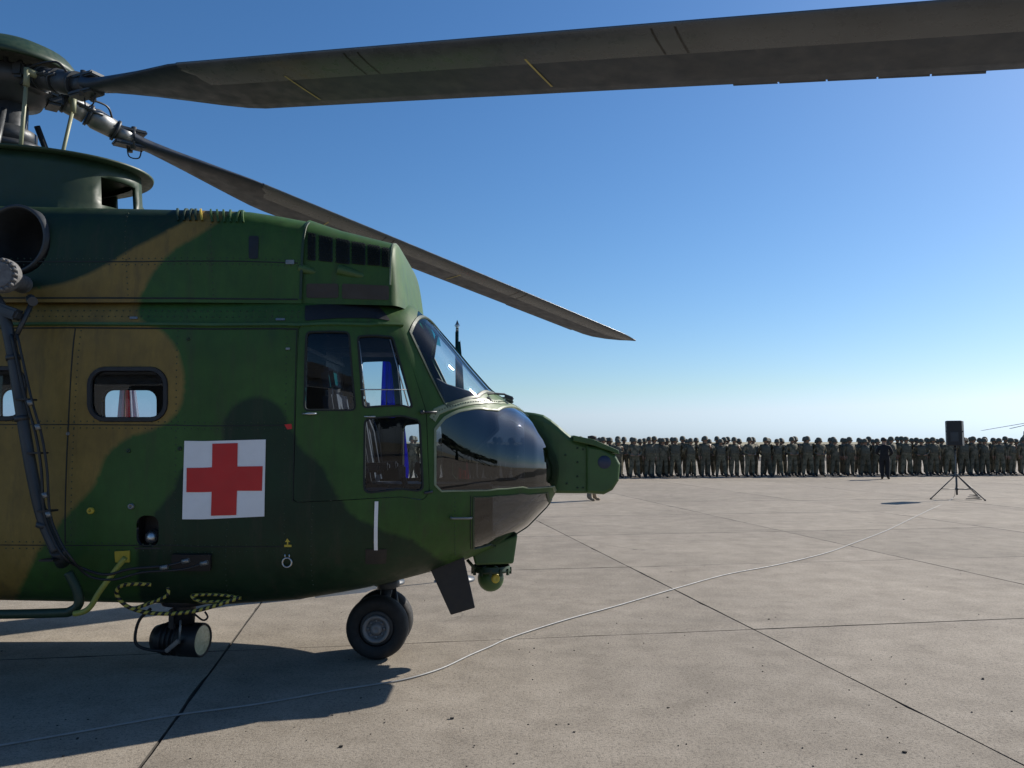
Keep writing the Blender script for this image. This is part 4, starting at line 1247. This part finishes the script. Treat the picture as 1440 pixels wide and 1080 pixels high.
    for sg in (-1, 1):
        mb.box(ax_(.90) + Vector((0, 0, sg * .062)), (.26, .13, .035), Matrix.Rotation(phi, 3, 'Z'), .01)
        mb.tube([ax_(.92) + ec * sg * .045 - Vector((0, 0, .1)), ax_(.92) + ec * sg * .045 + Vector((0, 0, .1))], .022, 10)
    for t_ in (.42, .48, .54): mb.tube([ax_(t_) + ec * .085, ax_(t_ + .12) + ec * .09 + Vector((0, 0, .03))], .012, 6)
    mb.box(ax_(.3) + Vector((0, 0, -.02)), (.13, .2, .18), Matrix.Rotation(phi, 3, 'Z'), .02)
    mb.box(ax_(.27) + ec * .1, (.1, .12, .12), Matrix.Rotation(phi + .4, 3, 'Z'), .02)
    mb.build('blade_clamp', M['dkgrey'], hub)
    pts = [ax_(.34) + ec * .12, ax_(.5) + ec * .14 + Vector((0, 0, .06)), ax_(.68) + ec * .1 + Vector((0, 0, .12)), ax_(.74) + ec * .05 + Vector((0, 0, .07))]
    mb = MB(); mb.tube(smooth_path(pts, 6), .009, 6); mb.build('hose', M['black'], hub); mb = MB(); mb.tube(smooth_path([ax_(.88) - Vector((0, 0, .06)), ax_(.9) - Vector((0, 0, .16)), ax_(.98) - Vector((0, 0, .13)), ax_(1.0) - Vector((0, 0, .05))], 5), .006, 6); mb.build('hose', M['black'], hub)
    a = ax_(.42) + ec * .15
    mb = MB(); mb.tube([a, ax_(.42)], .03, 10); mb.tube([a + Vector((0, 0, .02)), a - Vector((0, 0, .12))], .022, 10); mb.tube([a - Vector((0, 0, .08)), Vector((a.x, a.y, 3.68)).lerp(Vector((HUB.x, HUB.y, 3.68)), .25)], .015, 10); mb.build('pitch_link', M['linkpaint'], hub)
    return zfun
PA, PB = R(-25), R(41.0)
zA = blade(PA, [(320, 109), (720, 80), (1080, 55), (1400, 33)], None, (3, 9, 6), 'dkgrey')
zB = blade(PB, [(200, 206), (420, 290), (600, 364), (740, 422), (840, 465), (886, 479)], None, (2, 3, -1))
blade(R(147), None, lambda r: HUB.z - .03 - .105 * r - .004 * r * r)
blade(R(232), None, lambda r: HUB.z - .03 - .105 * r - .004 * r * r)
mb = MB()
for k in range(3):
    an = R(-70 + 120 * k); a = HUB + Vector((.2 * math.cos(an), .2 * math.sin(an), -.3)); b = Vector((HUB.x + .42 * math.cos(an), YC + .42 * math.sin(an), 3.68)); mb.tube([a, b], .024, 10)
mb.lathe([(.14, 0), (.3, .02), (.3, .07), (.14, .09)], HUB + Vector((0, 0, -.62)), (0, 0, 1), 28)
mb.build('swash_plate', M['dkgrey'], heli)

# ------------------------------------------------------------------ strut, hoses and cables on the left
YS = 5.02
mb = MB(); pts = smooth_path([P(x, y, YS) for x, y in ((-70, 380), (-20, 405), (4, 440), (18, 500), (32, 590), (48, 680), (62, 735), (80, 775))], 8)
mb.tube(pts, .035, 14)
for a, b in (((62, 735), (60, 742)), ((30, 585), (31, 592)), ((18, 500), (19, 506))): mb.tube([P(*a, YS), P(*b, YS)], .042, 14)
mb.tube([P(80, 772, YS), P(88, 790, 5.2)], .045, 14); mb.build('support_strut', M['dkgrey'], heli)
mb = MB(); c = P(2, 387, YS - .06)
mb.lathe([(.001, .03), (.075, .03), (.085, .02), (.105, .018), (.11, 0), (.11, -.03), (.06, -.05), (.06, -.3)], c, (.15, -1, 0), 32); mb.s = [False] * len(mb.s)
for k in range(18):
    an = 2 * math.pi * k / 18; mb.lathe([(.011, .0), (.011, .032), (.001, .035)], c + Vector((.096 * math.cos(an), 0, .096 * math.sin(an))), (.15, -1, 0), 7)
mb.build('strut_flange', paint('cast_grey', (.14, .14, .14), .75, .0, .35, 30, .3), heli)
mb = MB(); mb.box(P(8, 437, YS), (.2, .1, .07), Matrix.Rotation(.35, 3, 'Y'), .015); mb.tube([P(46, 424, YS + .05), P(20, 478, YS)], .016, 8); mb.tube([P(43, 420, YS + .2), P(46, 424, YS + .02)], .03, 10); mb.build('strut_bracket', M['dkgrey'], heli)
for dx, end, rr_ in ((0, [(118, 800), (150, 808), (185, 800), (232, 796), (262, 789)], .009), (8, [(125, 810), (160, 815), (200, 805), (255, 801), (288, 792)], .008)):
    mb = MB(); pts = [(16 + dx, 470), (36 + dx, 560), (50 + dx, 610), (58 + dx, 660), (62 + dx, 720), (74 + dx, 755), (92 + dx, 785)]
    mb.tube(smooth_path([P(x, y, YS - .035) for x, y in pts] + [P(x, y, 5.12) for x, y in end], 6), rr_, 8); mb.build('hydraulic_hose', M['black'], heli)
for x, y in ((41, 563), (52, 597), (62, 693), (67, 720)): mb = MB(); mb.tube([P(x, y, YS - .06), P(x + 2, y + 7, YS - .06)], .016, 8); mb.build('hose_coupling', M['grey'], heli)
for x, y in ((232, 797), (262, 788), (288, 791)): mb = MB(); mb.tube([P(x - 6, y + 2, 5.11), P(x + 4, y, 5.11)], .015, 8); mb.build('hose_coupling', M['grey'], heli)
for x, y in ((37, 562), (53, 637), (67, 718), (70, 787)): mb = MB(); mb.box(P(x, y, YS), (.09, .09, .012), None, .003); mb.build('hose_clip', M['black'], heli)
mb = MB(); mb.tube(smooth_path([P(x, y, 5.2) for x, y in ((-120, 863), (-20, 864), (80, 862), (100, 859), (111, 848), (108, 828), (96, 805))], 6), .03, 12); mb.build('step_rail', M['dkgreen'], heli)
mb = MB(); mb.tube(smooth_path([P(x, y, 5.14) for x, y in ((176, 784), (160, 805), (140, 832), (128, 852), (118, 860), (104, 863))], 6), .018, 10); mb.build('yellow_strut', M['ylgreen'], heli)
# searchlight under the belly with its striped cable
SX = P(255, 880, 5.75)
mb = MB(); a = P(262, 830, 5.75); b_ = P(258, 875, 5.75)
mb.tube([a, b_], .075, 16); mb.lathe([(.16, 0), (.17, .02), (.17, .05), (.1, .07)], P(262, 848, 5.75), (0, 0, 1), 28)
mb.box(P(264, 838, 5.75), (.42, .2, .05), None, .01); mb.box(P(247, 868, 5.75), (.05, .14, .14), None, .01); mb.build('searchlight_bracket', M['black'], heli)
lc = P(284, 900, 5.75)
mb = MB(); mb.lathe([(.001, -.36), (.09, -.35), (.105, -.30), (.105, -.16), (.118, -.15), (.118, .0), (.112, .012), (.10, .004)], lc, (.985, -.17, 0), 32)
for k in range(4): mb.lathe([(.105, 0), (.116, .004), (.116, .012), (.105, .016)], lc - Vector((.985, -.17, 0)) * (.17 + .035 * k), (.985, -.17, 0), 32)
sl = mb.build('searchlight', M['black'], heli)
mb = MB(); mb.lathe([(.001, .012), (.06, .009), (.102, .002)], lc, (.985, -.17, 0), 28); mb.build('lens', M['lens'], sl)
mb = MB(); mb.box(P(243, 908, 5.62), (.12, .035, .03), Matrix.Rotation(-.7, 3, 'Y'), .006); mb.tube([P(254, 872, 5.62), P(252, 905, 5.62)], .008, 6); mb.build('cable_plug', M['grey'], sl)
mb = MB(); mb.tube(smooth_path([P(x, y, 5.65) for x, y in ((212, 856), (196, 872), (190, 895), (194, 908), (212, 914), (240, 916))], 6), .011, 8); mb.tube(smooth_path([P(x, y, 5.7) for x, y in ((272, 862), (285, 872), (292, 868), (288, 860))], 6), .007, 6); mb.build('power_cable', M['black'], heli)
def striped(pts, r, per):
    pts = smooth_path(pts, 14); mb = MB(); mb.tube(pts, r, 8, False)
    run = []; d = 0
    for i, p in enumerate(pts):
        if i: d += (p - pts[i - 1]).length
        run += [d / per + k / 8 for k in range(8)]
    mb.build('striped_cable', M['stripe'], heli, {'run': run})
striped([P(x, y, Y) for x, y, Y in ((213, 822, 5.26), (190, 821, 5.24), (170, 824, 5.24), (164, 836, 5.26), (178, 852, 5.28), (205, 861, 5.3), (240, 863, 5.3), (275, 859, 5.3), (305, 851, 5.3), (338, 840, 5.3))], .013, .045)
striped([P(x, y, Y) for x, y, Y in ((236, 826, 5.28), (236, 836, 5.28), (224, 843, 5.28), (206, 850, 5.28), (192, 855, 5.3), (214, 846, 5.3))], .011, .045)
striped([P(x, y, Y) for x, y, Y in ((340, 841, 5.31), (315, 837, 5.33), (290, 836, 5.35), (270, 838, 5.35), (284, 846, 5.34), (325, 845, 5.33))], .011, .045)
#PART3
# ------------------------------------------------------------------ flags on poles behind the helicopter
def flag(px, py_top, Y, mats, label, h=1.5, w=.22, seed=1, lean=0.0, name='flag'):
    top = P(px, py_top, Y)
    root = empty(name, (top.x, Y, 0)); tag(root, label, 'flag', 'flags standing behind the helicopter')
    mb = MB(); mb.tube([(top.x, Y, .05), (top.x, Y, top.z - .1)], .018, 10); mb.build('pole', M['wood'], root)
    mb = MB(); mb.lathe([(.001, .1), (.022, .05), (.034, .035), (.012, .0), (.02, -.02), (.012, -.04)], (top.x, Y, top.z - .1), (0, 0, 1), 12); mb.build('finial', M['silver'], root)
    mb = MB(); mb.lathe([(.22, 0), (.22, .03), (.05, .06), (.03, .12)], (top.x, Y, 0), (0, 0, 1), 20); mb.build('pole_base', M['dkgrey'], root)
    rg = random.Random(seed); ph = [rg.uniform(0, 6.28) for _ in range(4)]
    nu, nv = 36, 30; bands = len(mats); o = None
    for bi in range(bands):
        mb = MB(); V = []; Fc = []
        for j in range(nv + 1):
            v = j / nv; z = top.z - .16 - h * v
            ww = w * (.22 + .78 * min(1, v * 1.15) ** .8)
            for i in range(nu // bands + 1):
                u = (bi + i / (nu // bands)) / bands
                x = top.x - .01 + ww * (u - .15) + .02 * math.sin(9 * u + ph[0] + 2 * v)
                y = Y - .03 + .04 * (.3 + v) * math.sin(17 * u + ph[1] + 1.2 * v) + .02 * math.sin(31 * u + ph[2])
                V.append((x, y, z - .10 * u * (1 - v) + .03 * math.sin(6 * u + ph[3])))
        m = nu // bands + 1
        for j in range(nv):
            for i in range(m - 1): Fc.append((j * m + i, j * m + i + 1, (j + 1) * m + i + 1, (j + 1) * m + i))
        mb.add(V, Fc, True); o = mb.build('cloth', mats[bi], root)
        sm = o.modifiers.new('thick', 'SOLIDIFY'); sm.thickness = .004
    return root
flag(643, 450, 9.5, [M['f_teal']], 'dark green flag hanging limp on a pole in front of the windscreen sky', 1.6, .17, 2)
flag(546, 455, 9.3, [M['f_blue']], 'deep blue flag seen through the cockpit door windows', 1.7, .3, 5)
flag(640, 545, 11.5, [M['f_red']], 'plain red flag glimpsed through the nose glass', 1.2, .26, 8)
flag(180, 462, 9.6, [M['f_white'], M['f_red'], M['f_red'], M['f_white']], 'red and white flag seen through the cabin window', 1.7, .3, 11)

# ------------------------------------------------------------------ people
def figure_mesh(name, pose, mats, bulk=1.0):
    """one continuous body grown round a skeleton; faces -Y, stands on z = 0"""
    V, E, Rd = [], [], []
    def v(p, r, par=None):
        V.append(p); Rd.append(r); i = len(V) - 1
        if par is not None: E.append((par, i))
        return i
    pel = v((0, 0, .95), .15 * bulk)
    sp = v((0, .0, 1.13), .145 * bulk, pel); ch = v((0, -.005, 1.32), .165 * bulk, sp); nb = v((0, .01, 1.46), .085, ch)
    nk = v((0, .005, 1.52), .058, nb); hd = v((0, -.015, 1.60), .082, nk); hm = v((0, -.015, 1.67), .094, hd); v((0, -.005, 1.735), .07, hm)
    v((0, -.118, 1.615), .016, hd)                                   # nose
    for s in (-1, 1): v((s * .094, .0, 1.63), .018, hm)               # ears
    st = pose.get('stance', .12)
    for s in (-1, 1):
        hip = v((s * .1, 0, .88), .12, pel); kn = v((s * (st * .6 + .055), -.015, .50), .094, hip)
        cf = v((s * (st * .8 + .04), .015, .34), .088, kn); an = v((s * (st + .03), .025, .12), .066, cf)
        v((s * (st + .03), .05, .045), .042, an); bl = v((s * (st + .05), -.07, .042), .044, an); v((s * (st + .06), -.15, .036), .036, bl)
        sh = v((s * .185, .0, 1.40), .078 * bulk, ch)
        el, wr, pa, fd = pose['arm'](s)
        e = v(el, .066, sh); w = v(wr, .036, e); p = v(pa, .034, w)
        fd = Vector(fd).normalized(); pv = Vector(pa)
        sd = Vector((0, -1, 0)) if abs(fd.y) < .7 else Vector((s, 0, 0))
        lens = (.07, .08, .075, .058)
        for k in range(4):
            b = pv + sd * (.030 - .02 * k) + fd * .035
            f1 = v(tuple(b), .009, p); m_ = b + fd * lens[k] * .55; f2 = v(tuple(m_), .0085, f1)
            v(tuple(m_ + (fd * .8 + Vector((-s * .5, 0, 0))).normalized() * lens[k] * .45), .0075, f2)
        t1 = v(tuple(pv + sd * .042 - fd * .01), .011, p); v(tuple(pv + sd * .062 + fd * .035), .009, t1)
    me = bpy.data.meshes.new('tmp'); me.from_pydata(V, E, [])
    o = link(bpy.data.objects.new('tmp', me))
    sk = o.modifiers.new('skin', 'SKIN'); sk.use_smooth_shade = True
    lay = me.skin_vertices[0].data if me.skin_vertices else None
    if lay is None:
        bm = bmesh.new(); bm.from_mesh(me); bm.verts.layers.skin.verify(); bm.to_mesh(me); bm.free(); lay = me.skin_vertices[0].data
    for i, r in enumerate(Rd):
        lay[i].radius = (r, r); lay[i].use_root = (i == 0)
    o.modifiers.new('sub', 'SUBSURF').levels = 1
    dg = bpy.context.evaluated_depsgraph_get(); dg.update()
    out = bpy.data.meshes.new_from_object(o.evaluated_get(dg)); out.name = name
    bpy.data.objects.remove(o)
    out.materials.clear()
    for m in mats: out.materials.append(m)        # cloth, skin, boots, trousers
    idx = []
    hands = [Vector(pose['arm'](s)[2]) for s in (-1, 1)]
    for p in out.polygons:
        c = p.center
        mi = 0
        if c.z > 1.5: mi = 1
        elif c.z < .17: mi = 2
        elif min((c - h).length for h in hands) < .085 or (min((c - h).length for h in hands) < .16 and c.z < .84 and abs(c.x) > .2): mi = 1
        elif c.z < .92 and len(mats) > 3: mi = 3
        idx.append(mi)
    out.polygons.foreach_set('material_index', idx)
    out.polygons.foreach_set('use_smooth', [True] * len(idx))
    zmin = min(q.co.z for q in out.vertices)
    for q in out.vertices: q.co.z -= zmin
    return out
def arm_down(s): return (s * .255, .035, 1.13), (s * .265, -.01, .90), (s * .265, -.02, .85), (0, -.05, -1)
def arm_back(s): return (s * .29, .09, 1.15), (s * .16, .17, .97), (s * .09, .19, .94), (-s * .8, .2, -.4)
def arm_front(s): return (s * .28, .02, 1.13), (s * .17, -.16, 1.02), (s * .10, -.20, 1.01), (-s * .8, -.5, -.1)
def arm_slung(s):
    return arm_down(s) if s < 0 else ((.27, .02, 1.16), (.19, -.10, 1.30), (.15, -.13, 1.34), (-.3, -.1, .9))
sold = [M['uniform'], M['skin'], M['boot']]
BODY = [figure_mesh('body', dict(arm=a, stance=s), sold, b) for a, s, b in ((arm_down, .11, 1.2), (arm_back, .15, 1.24), (arm_front, .13, 1.24), (arm_slung, .10, 1.18))]
def mesh_from(mb, mats, name):
    o = mb.build(name, mats); me = o.data; bpy.data.objects.remove(o); return me
hm = MB(); n = 20; V = []; Fc = []
rows = [(.128, 1.60, 0), (.134, 1.605, 0), (.126, 1.64, 0), (.122, 1.69, 0), (.105, 1.745, 0), (.07, 1.785, 0), (.02, 1.80, 0)]
for r, z, _ in rows:
    for k in range(n):
        an = 2 * math.pi * k / n; fr = .03 * max(0, -math.sin(an)) * (1 if z < 1.65 else 0)
        zz = z + (.03 * max(0, -math.sin(an)) - .02 * abs(math.cos(an)) if z < 1.61 else 0)
        V.append((r * .93 * math.cos(an), -.008 + (r * 1.08 + fr) * math.sin(an), zz))
for i in range(len(rows) - 1):
    for k in range(n): Fc.append((i * n + k, i * n + (k + 1) % n, (i + 1) * n + (k + 1) % n, (i + 1) * n + k))
Fc.append(tuple((len(rows) - 1) * n + k for k in range(n)))
hm.add(V, Fc, True)
hm.tube(smooth_path([(-.10, -.03, 1.62), (-.075, -.07, 1.55), (0, -.09, 1.525), (.075, -.07, 1.55), (.10, -.03, 1.62)], 4), .006, 5)
HELM = mesh_from(hm, M['helmet'], 'helmet')
vm = MB()                                         # load vest with pouches and collar
for z0, z1, a, b in ((1.05, 1.42, .19, .135),):
    n = 20; V = []; Fc = []
    for z, k in ((z0, .97), (z0 + .02, 1.03), (1.25, 1.05), (z1 - .04, 1.0), (z1, .8)):
        for q in range(n):
            an = 2 * math.pi * q / n; V.append((a * k * math.cos(an), -.005 + b * k * 1.18 * math.sin(an), z))
    for i in range(4):
        for q in range(n): Fc.append((i * n + q, i * n + (q + 1) % n, (i + 1) * n + (q + 1) % n, (i + 1) * n + q))
    vm.add(V, Fc, True)
for x in (-.12, -.04, .04, .12): vm.box((x, -.165 + abs(x) * .15, 1.13), (.07, .05, .13), None, .01)
vm.box((0, .175, 1.24), (.22, .07, .26), None, .02)
vm.tube([(.16, .08, 1.3), (.19, .1, 1.05)], .03, 6)
VEST = mesh_from(vm, M['helmet'], 'vest')
rm = MB()                                         # slung rifle across the back
rm.tube([(-.2, .17, 1.0), (.22, .19, 1.5)], .014, 6); rm.box((-.11, .18, 1.09), (.3, .045, .08), Matrix.Rotation(-.87, 3, 'Y'), .01); rm.box((-.02, .19, 1.12), (.04, .04, .16), Matrix.Rotation(-.5, 3, 'Y'), .008)
RIFLE = mesh_from(rm, M['black'], 'rifle')
ONES = ['', 'first', 'second', 'third', 'fourth', 'fifth', 'sixth', 'seventh', 'eighth', 'ninth', 'tenth', 'eleventh', 'twelfth', 'thirteenth', 'fourteenth', 'fifteenth', 'sixteenth', 'seventeenth', 'eighteenth', 'nineteenth']
TENS = {20: ('twenty', 'twentieth'), 30: ('thirty', 'thirtieth'), 40: ('forty', 'fortieth'), 50: ('fifty', 'fiftieth')}
def ordinal(n):
    if n < 20: return ONES[n]
    t, u = n // 10 * 10, n % 10
    return TENS[t][1] if u == 0 else TENS[t][0] + '-' + ONES[u]
def person(loc, rz, body, label, hat=None, vest=None, scale=1.0, group=None, extra=None):
    r = empty('person', loc, rz); r.scale = (scale * random.uniform(1.04, 1.15), scale * 1.05, scale)
    tag(r, label, 'person', group)
    for nm, me in (('body', body), ('helmet' if hat is HELM else 'cap', hat), ('vest', vest), ('rifle', extra)):
        if me is None: continue
        o = link(bpy.data.objects.new(nm, me)); o.parent = r
    return r
front_px = [562, 582, 602, 622, 642, 662, 682, 702, 722, 742, 762, 782, 803, 820, 833, 848, 869, 890, 911, 922, 931, 951, 972, 992, 1013, 1032, 1052, 1075, 1095, 1113, 1133, 1153, 1174, 1194, 1215, 1232, 1251, 1273, 1294, 1312, 1331, 1351, 1364, 1384, 1403, 1420, 1438, 1459]
rp = random.Random(21)
def line_y(px): return 36.0 + (px - 880) / 555 * 3.0
for rank, nm in ((0, 'front'), (1, 'second'), (2, 'rear')):
    for i, px in enumerate(front_px):
        k = (px - 720) / F_PX
        Y = line_y(px) + rank * 1.15 + rp.uniform(-.12, .12)
        X = k * line_y(px) + rank * (.42 + .1 * rp.random()) * (1 if px < 1120 else .75) + rp.uniform(-.07, .07)
        if px < 760 and rank == 2: continue
        bi = rp.choice([0, 0, 1, 1, 1, 2, 3])
        lab = ordinal(i + 1) + ' helmeted soldier from the left in the ' + nm + ' rank of the formation'
        person((X, Y, 0), rp.uniform(-.35, .35) + (.25 if rp.random() < .5 else -.1), BODY[bi], lab, HELM, VEST if rp.random() < .75 else None,
               rp.uniform(.965, 1.05), 'soldiers standing in ranks', RIFLE if rp.random() < .35 else None)
# the one in black in front of the ranks
civ = figure_mesh('body', dict(arm=arm_front, stance=.07), [M['blackcloth'], M['skin'], M['boot']], .98)
hair = MB(); hair.lathe([(.001, .0), (.05, -.01), (.092, -.05), (.105, -.10), (.102, -.14), (.09, -.15)], (0, .012, 1.79), (0, 0, 1), 18)
HAIR = mesh_from(hair, M['hair'], 'hair')
g = G(1245, 674)
r = person((g.x, g.y, 0), R(150), civ, 'person in black clothes standing alone in front of the soldiers', None, None, 1.0)
o = link(bpy.data.objects.new('hair', HAIR)); o.parent = r
# the one half hidden behind the nose of the helicopter
off_b = figure_mesh('body', dict(arm=arm_down, stance=.1), [M['uniform'], M['skin'], M['tanboot'], M['khaki']], 1.0)
cap = MB(); cap.lathe([(.10, -.13), (.108, -.1), (.12, -.05), (.115, -.02), (.001, .0)], (0, -.005, 1.79), (0, 0, 1), 20); cap.prism([(-.08, -.08, 1.67), (.08, -.08, 1.67), (.06, -.18, 1.65), (-.06, -.18, 1.65)], (0, 0, .008))
CAP = mesh_from(cap, M['hair'], 'cap')
g = G(833, 704)
person((g.x, g.y, 0), R(60), off_b, 'person in dark cap and tan boots behind the nose of the helicopter', CAP, None, 1.0)

# ------------------------------------------------------------------ loudspeaker on its tripod, cable on the ground
SPB = G(1346, 702)
st = empty('speaker_stand', (SPB.x, SPB.y, 0)); tag(st, 'black tripod stand carrying a loudspeaker on the open apron', 'stand')
b0 = Vector((SPB.x, SPB.y, 0))
mb = MB(); mb.tube([b0 + Vector((0, 0, .3)), b0 + Vector((0, 0, 1.52))], .019, 12); mb.build('pole', M['black'], st)
mb = MB(); mb.tube([b0 + Vector((0, 0, .12)), b0 + Vector((0, 0, .72))], .026, 12); mb.lathe([(.03, 0), (.05, .02), (.05, .09), (.03, .1)], b0 + Vector((0, 0, .62)), (0, 0, 1), 14); mb.lathe([(.03, 0), (.045, .02), (.045, .06), (.03, .07)], b0 + Vector((0, 0, .25)), (0, 0, 1), 14); mb.build('collar', M['dkgrey'], st)
for k, an in enumerate((R(185), R(-60), R(15))):
    d = Vector((math.cos(an), math.sin(an), 0)); e = b0 + d * .78
    mb = MB(); mb.tube([b0 + Vector((0, 0, .66)) + d * .04, e + Vector((0, 0, .02))], .016, 8); lg = mb.build('leg', M['dkgrey'], st)
    mb = MB(); mb.tube([e + Vector((0, 0, .045)), e], .022, 8); mb.build('foot', M['rubber'], lg)
    mb = MB(); mb.tube([b0 + Vector((0, 0, .28)) + d * .04, b0 + d * .45 + Vector((0, 0, .29))], .009, 6); mb.build('brace', M['dkgrey'], st)
sc = empty('loudspeaker', (SPB.x, SPB.y, 1.5)); tag(sc, 'black box loudspeaker on a tripod in front of the soldiers', 'loudspeaker')
rz = Matrix.Rotation(R(150), 3, 'Z')
c = b0 + Vector((0, 0, 1.855))
mb = MB(); w0, w1, dp, hh = .235, .19, .2, .355
q = [(-w0, -dp), (w0, -dp), (w1, dp), (-w1, dp)]
V = [c + rz @ Vector((x, y, z)) for z in (-hh, hh) for x, y in q]
mb.add(V, [(3, 2, 1, 0), (4, 5, 6, 7)] + [(k, (k + 1) % 4, (k + 1) % 4 + 4, k + 4) for k in range(4)]); mb.build('cabinet', M['black'], sc, bevel=.02)
mb = MB()
mb.box(c + rz @ Vector((0, -dp - .008, 0)), (.42, .016, .66), rz, .006); mb.build('grille', M['dkgrey'], sc)
mb = MB(); mb.box(c + rz @ Vector((0, dp + .006, -.1)), (.2, .012, .26), rz, .004); mb.build('rear_plate', M['dkgrey'], sc)
mb = MB(); mb.tube([b0 + Vector((0, 0, 1.42)), b0 + Vector((0, 0, 1.5))], .035, 12); mb.build('socket', M['black'], sc)
for s_ in (-1, 1):
    mb = MB(); a = c + rz @ Vector((s_ * .215, .05, .05)); mb.box(a, (.02, .12, .04), rz, .006); mb.build('handle', M['dkgrey'], sc)
cp = [(1338, 702), (1305, 718), (1270, 735), (1245, 747), (1195, 766), (1160, 778), (1095, 794), (1020, 808), (945, 829), (870, 851), (795, 872), (720, 896), (690, 909), (660, 922), (620, 940), (570, 955), (520, 963), (470, 971), (360, 990), (240, 1007), (120, 1027), (0, 1049), (-160, 1075)]
pts = [Vector((SPB.x, SPB.y + .02, 1.45)), Vector((SPB.x - .04, SPB.y - .06, .8)), Vector((SPB.x - .1, SPB.y - .1, .25))] + [G(x, y, .009) + Vector((0, rp.uniform(-.012, .012), 0)) for x, y in cp]
mb = MB(); mb.tube(smooth_path(pts, 8), .006, 8); tag(mb.build('power_cord', M['cable']), 'long pale cable lying across the concrete to the loudspeaker', 'cable')
pts = [b0 + Vector((.3 + .22 * math.cos(a) * (1 - .02 * i), -.3 + .16 * math.sin(a), .012 + .004 * i)) for i, a in enumerate([k * .5 for k in range(38)])]
mb = MB(); mb.tube(pts, .009, 6); tag(mb.build('cable_coil', M['black']), 'small coil of black cable at a foot of the speaker stand', 'cable')

# ------------------------------------------------------------------ second helicopter far off to the right (only its blade tip reaches into the picture)
far = empty('helicopter', (0, 0, 0)); tag(far, 'distant helicopter whose drooping rotor blade tip shows behind the soldiers at right', 'helicopter')
keep = ('fuselage_skin', 'cockpit_door', 'engine_cowling', 'intake_filter_housing', 'mast_fairing', 'rotor_mast', 'rotor_hub', 'hub_cap', 'rotor_blade', 'wheel', 'sponson', 'tail_boom', 'tail_fin', 'windscreen', 'nose_glass', 'chin_glass', 'nose_gear_leg', 'main_gear_leg', 'fairing_lid')
for ch in [o for o in heli.children if o.name.split('.')[0] in keep]:
    c = ch.copy(); link(c); c.parent = far
yd = 80.0; hx = (1486 - 720) / F_PX * yd
rot = R(120); far.scale = (.9, .9, .9)
off = Vector((HUB.x - heli.location.x, HUB.y - heli.location.y, 0))
far.rotation_euler = (0, 0, rot)
far.location = Vector((hx, yd, 0)) - Matrix.Rotation(rot, 3, 'Z') @ off * .9

# ------------------------------------------------------------------ what the nose glass mirrors: a hangar and a wood behind the camera
hg = empty('hangar', (-18, -62, 0)); tag(hg, 'pale sheet-metal hangar mirrored in the dark nose glass', 'hangar')
mb = MB(); mb.box((-18, -62, 4), (44, 20, 8)); mb.build('wall', M['hangar'], hg)
mb = MB(); n = 14; V = []; Fc = []
for i in range(n + 1):
    a = math.pi * i / n
    for y in (-73, -51): V.append((-18 - 23 * math.cos(a), y, 7.9 + 3.6 * math.sin(a)))
for i in range(n): Fc.append((2 * i, 2 * i + 1, 2 * i + 3, 2 * i + 2))
Fc += [tuple(2 * i for i in range(n + 1)), tuple(2 * i + 1 for i in range(n + 1))]
mb.add(V, Fc); mb.build('roof', M['hangar_roof'], hg)
for k in range(6):
    mb = MB(); mb.box((-33 + 6.1 * k, -51.9, 3.3), (5.9, .16, 6.4)); mb.build('door_panel', M['dkgrey'] if k % 3 == 1 else M['hangar'], hg)
rw = random.Random(9); mb = MB()
for k in range(5200):
    x = rw.uniform(8, 150); y = -78 + rw.uniform(-7, 7); top = 8 + 3.5 * noise.noise(Vector((x * .12, 0, 0))) + 2 * noise.noise(Vector((x * .5, 3, 0)))
    z = rw.uniform(0.4, 1) ** .7 * top; s = rw.uniform(.4, 1.1)
    d = Vector((rw.gauss(0, 1), rw.gauss(0, 1), rw.gauss(0, 1))).normalized(); e = d.orthogonal().normalized(); f_ = d.cross(e); c = Vector((x, y, z))
    mb.add([c + e * s, c + f_ * s * .7, c - e * s, c - f_ * s * .7], [(0, 1, 2, 3)])
for k in range(50):
    x = 8 + 2.9 * k; mb.tube([(x, -78 + rw.uniform(-5, 5), -.05), (x + rw.uniform(-.4, .4), -78, 5)], [.3, .12], 6)
tag(mb.build('wood', M['leaf']), 'far-off dark wood mirrored in the nose glass', 'wood', kind='stuff')
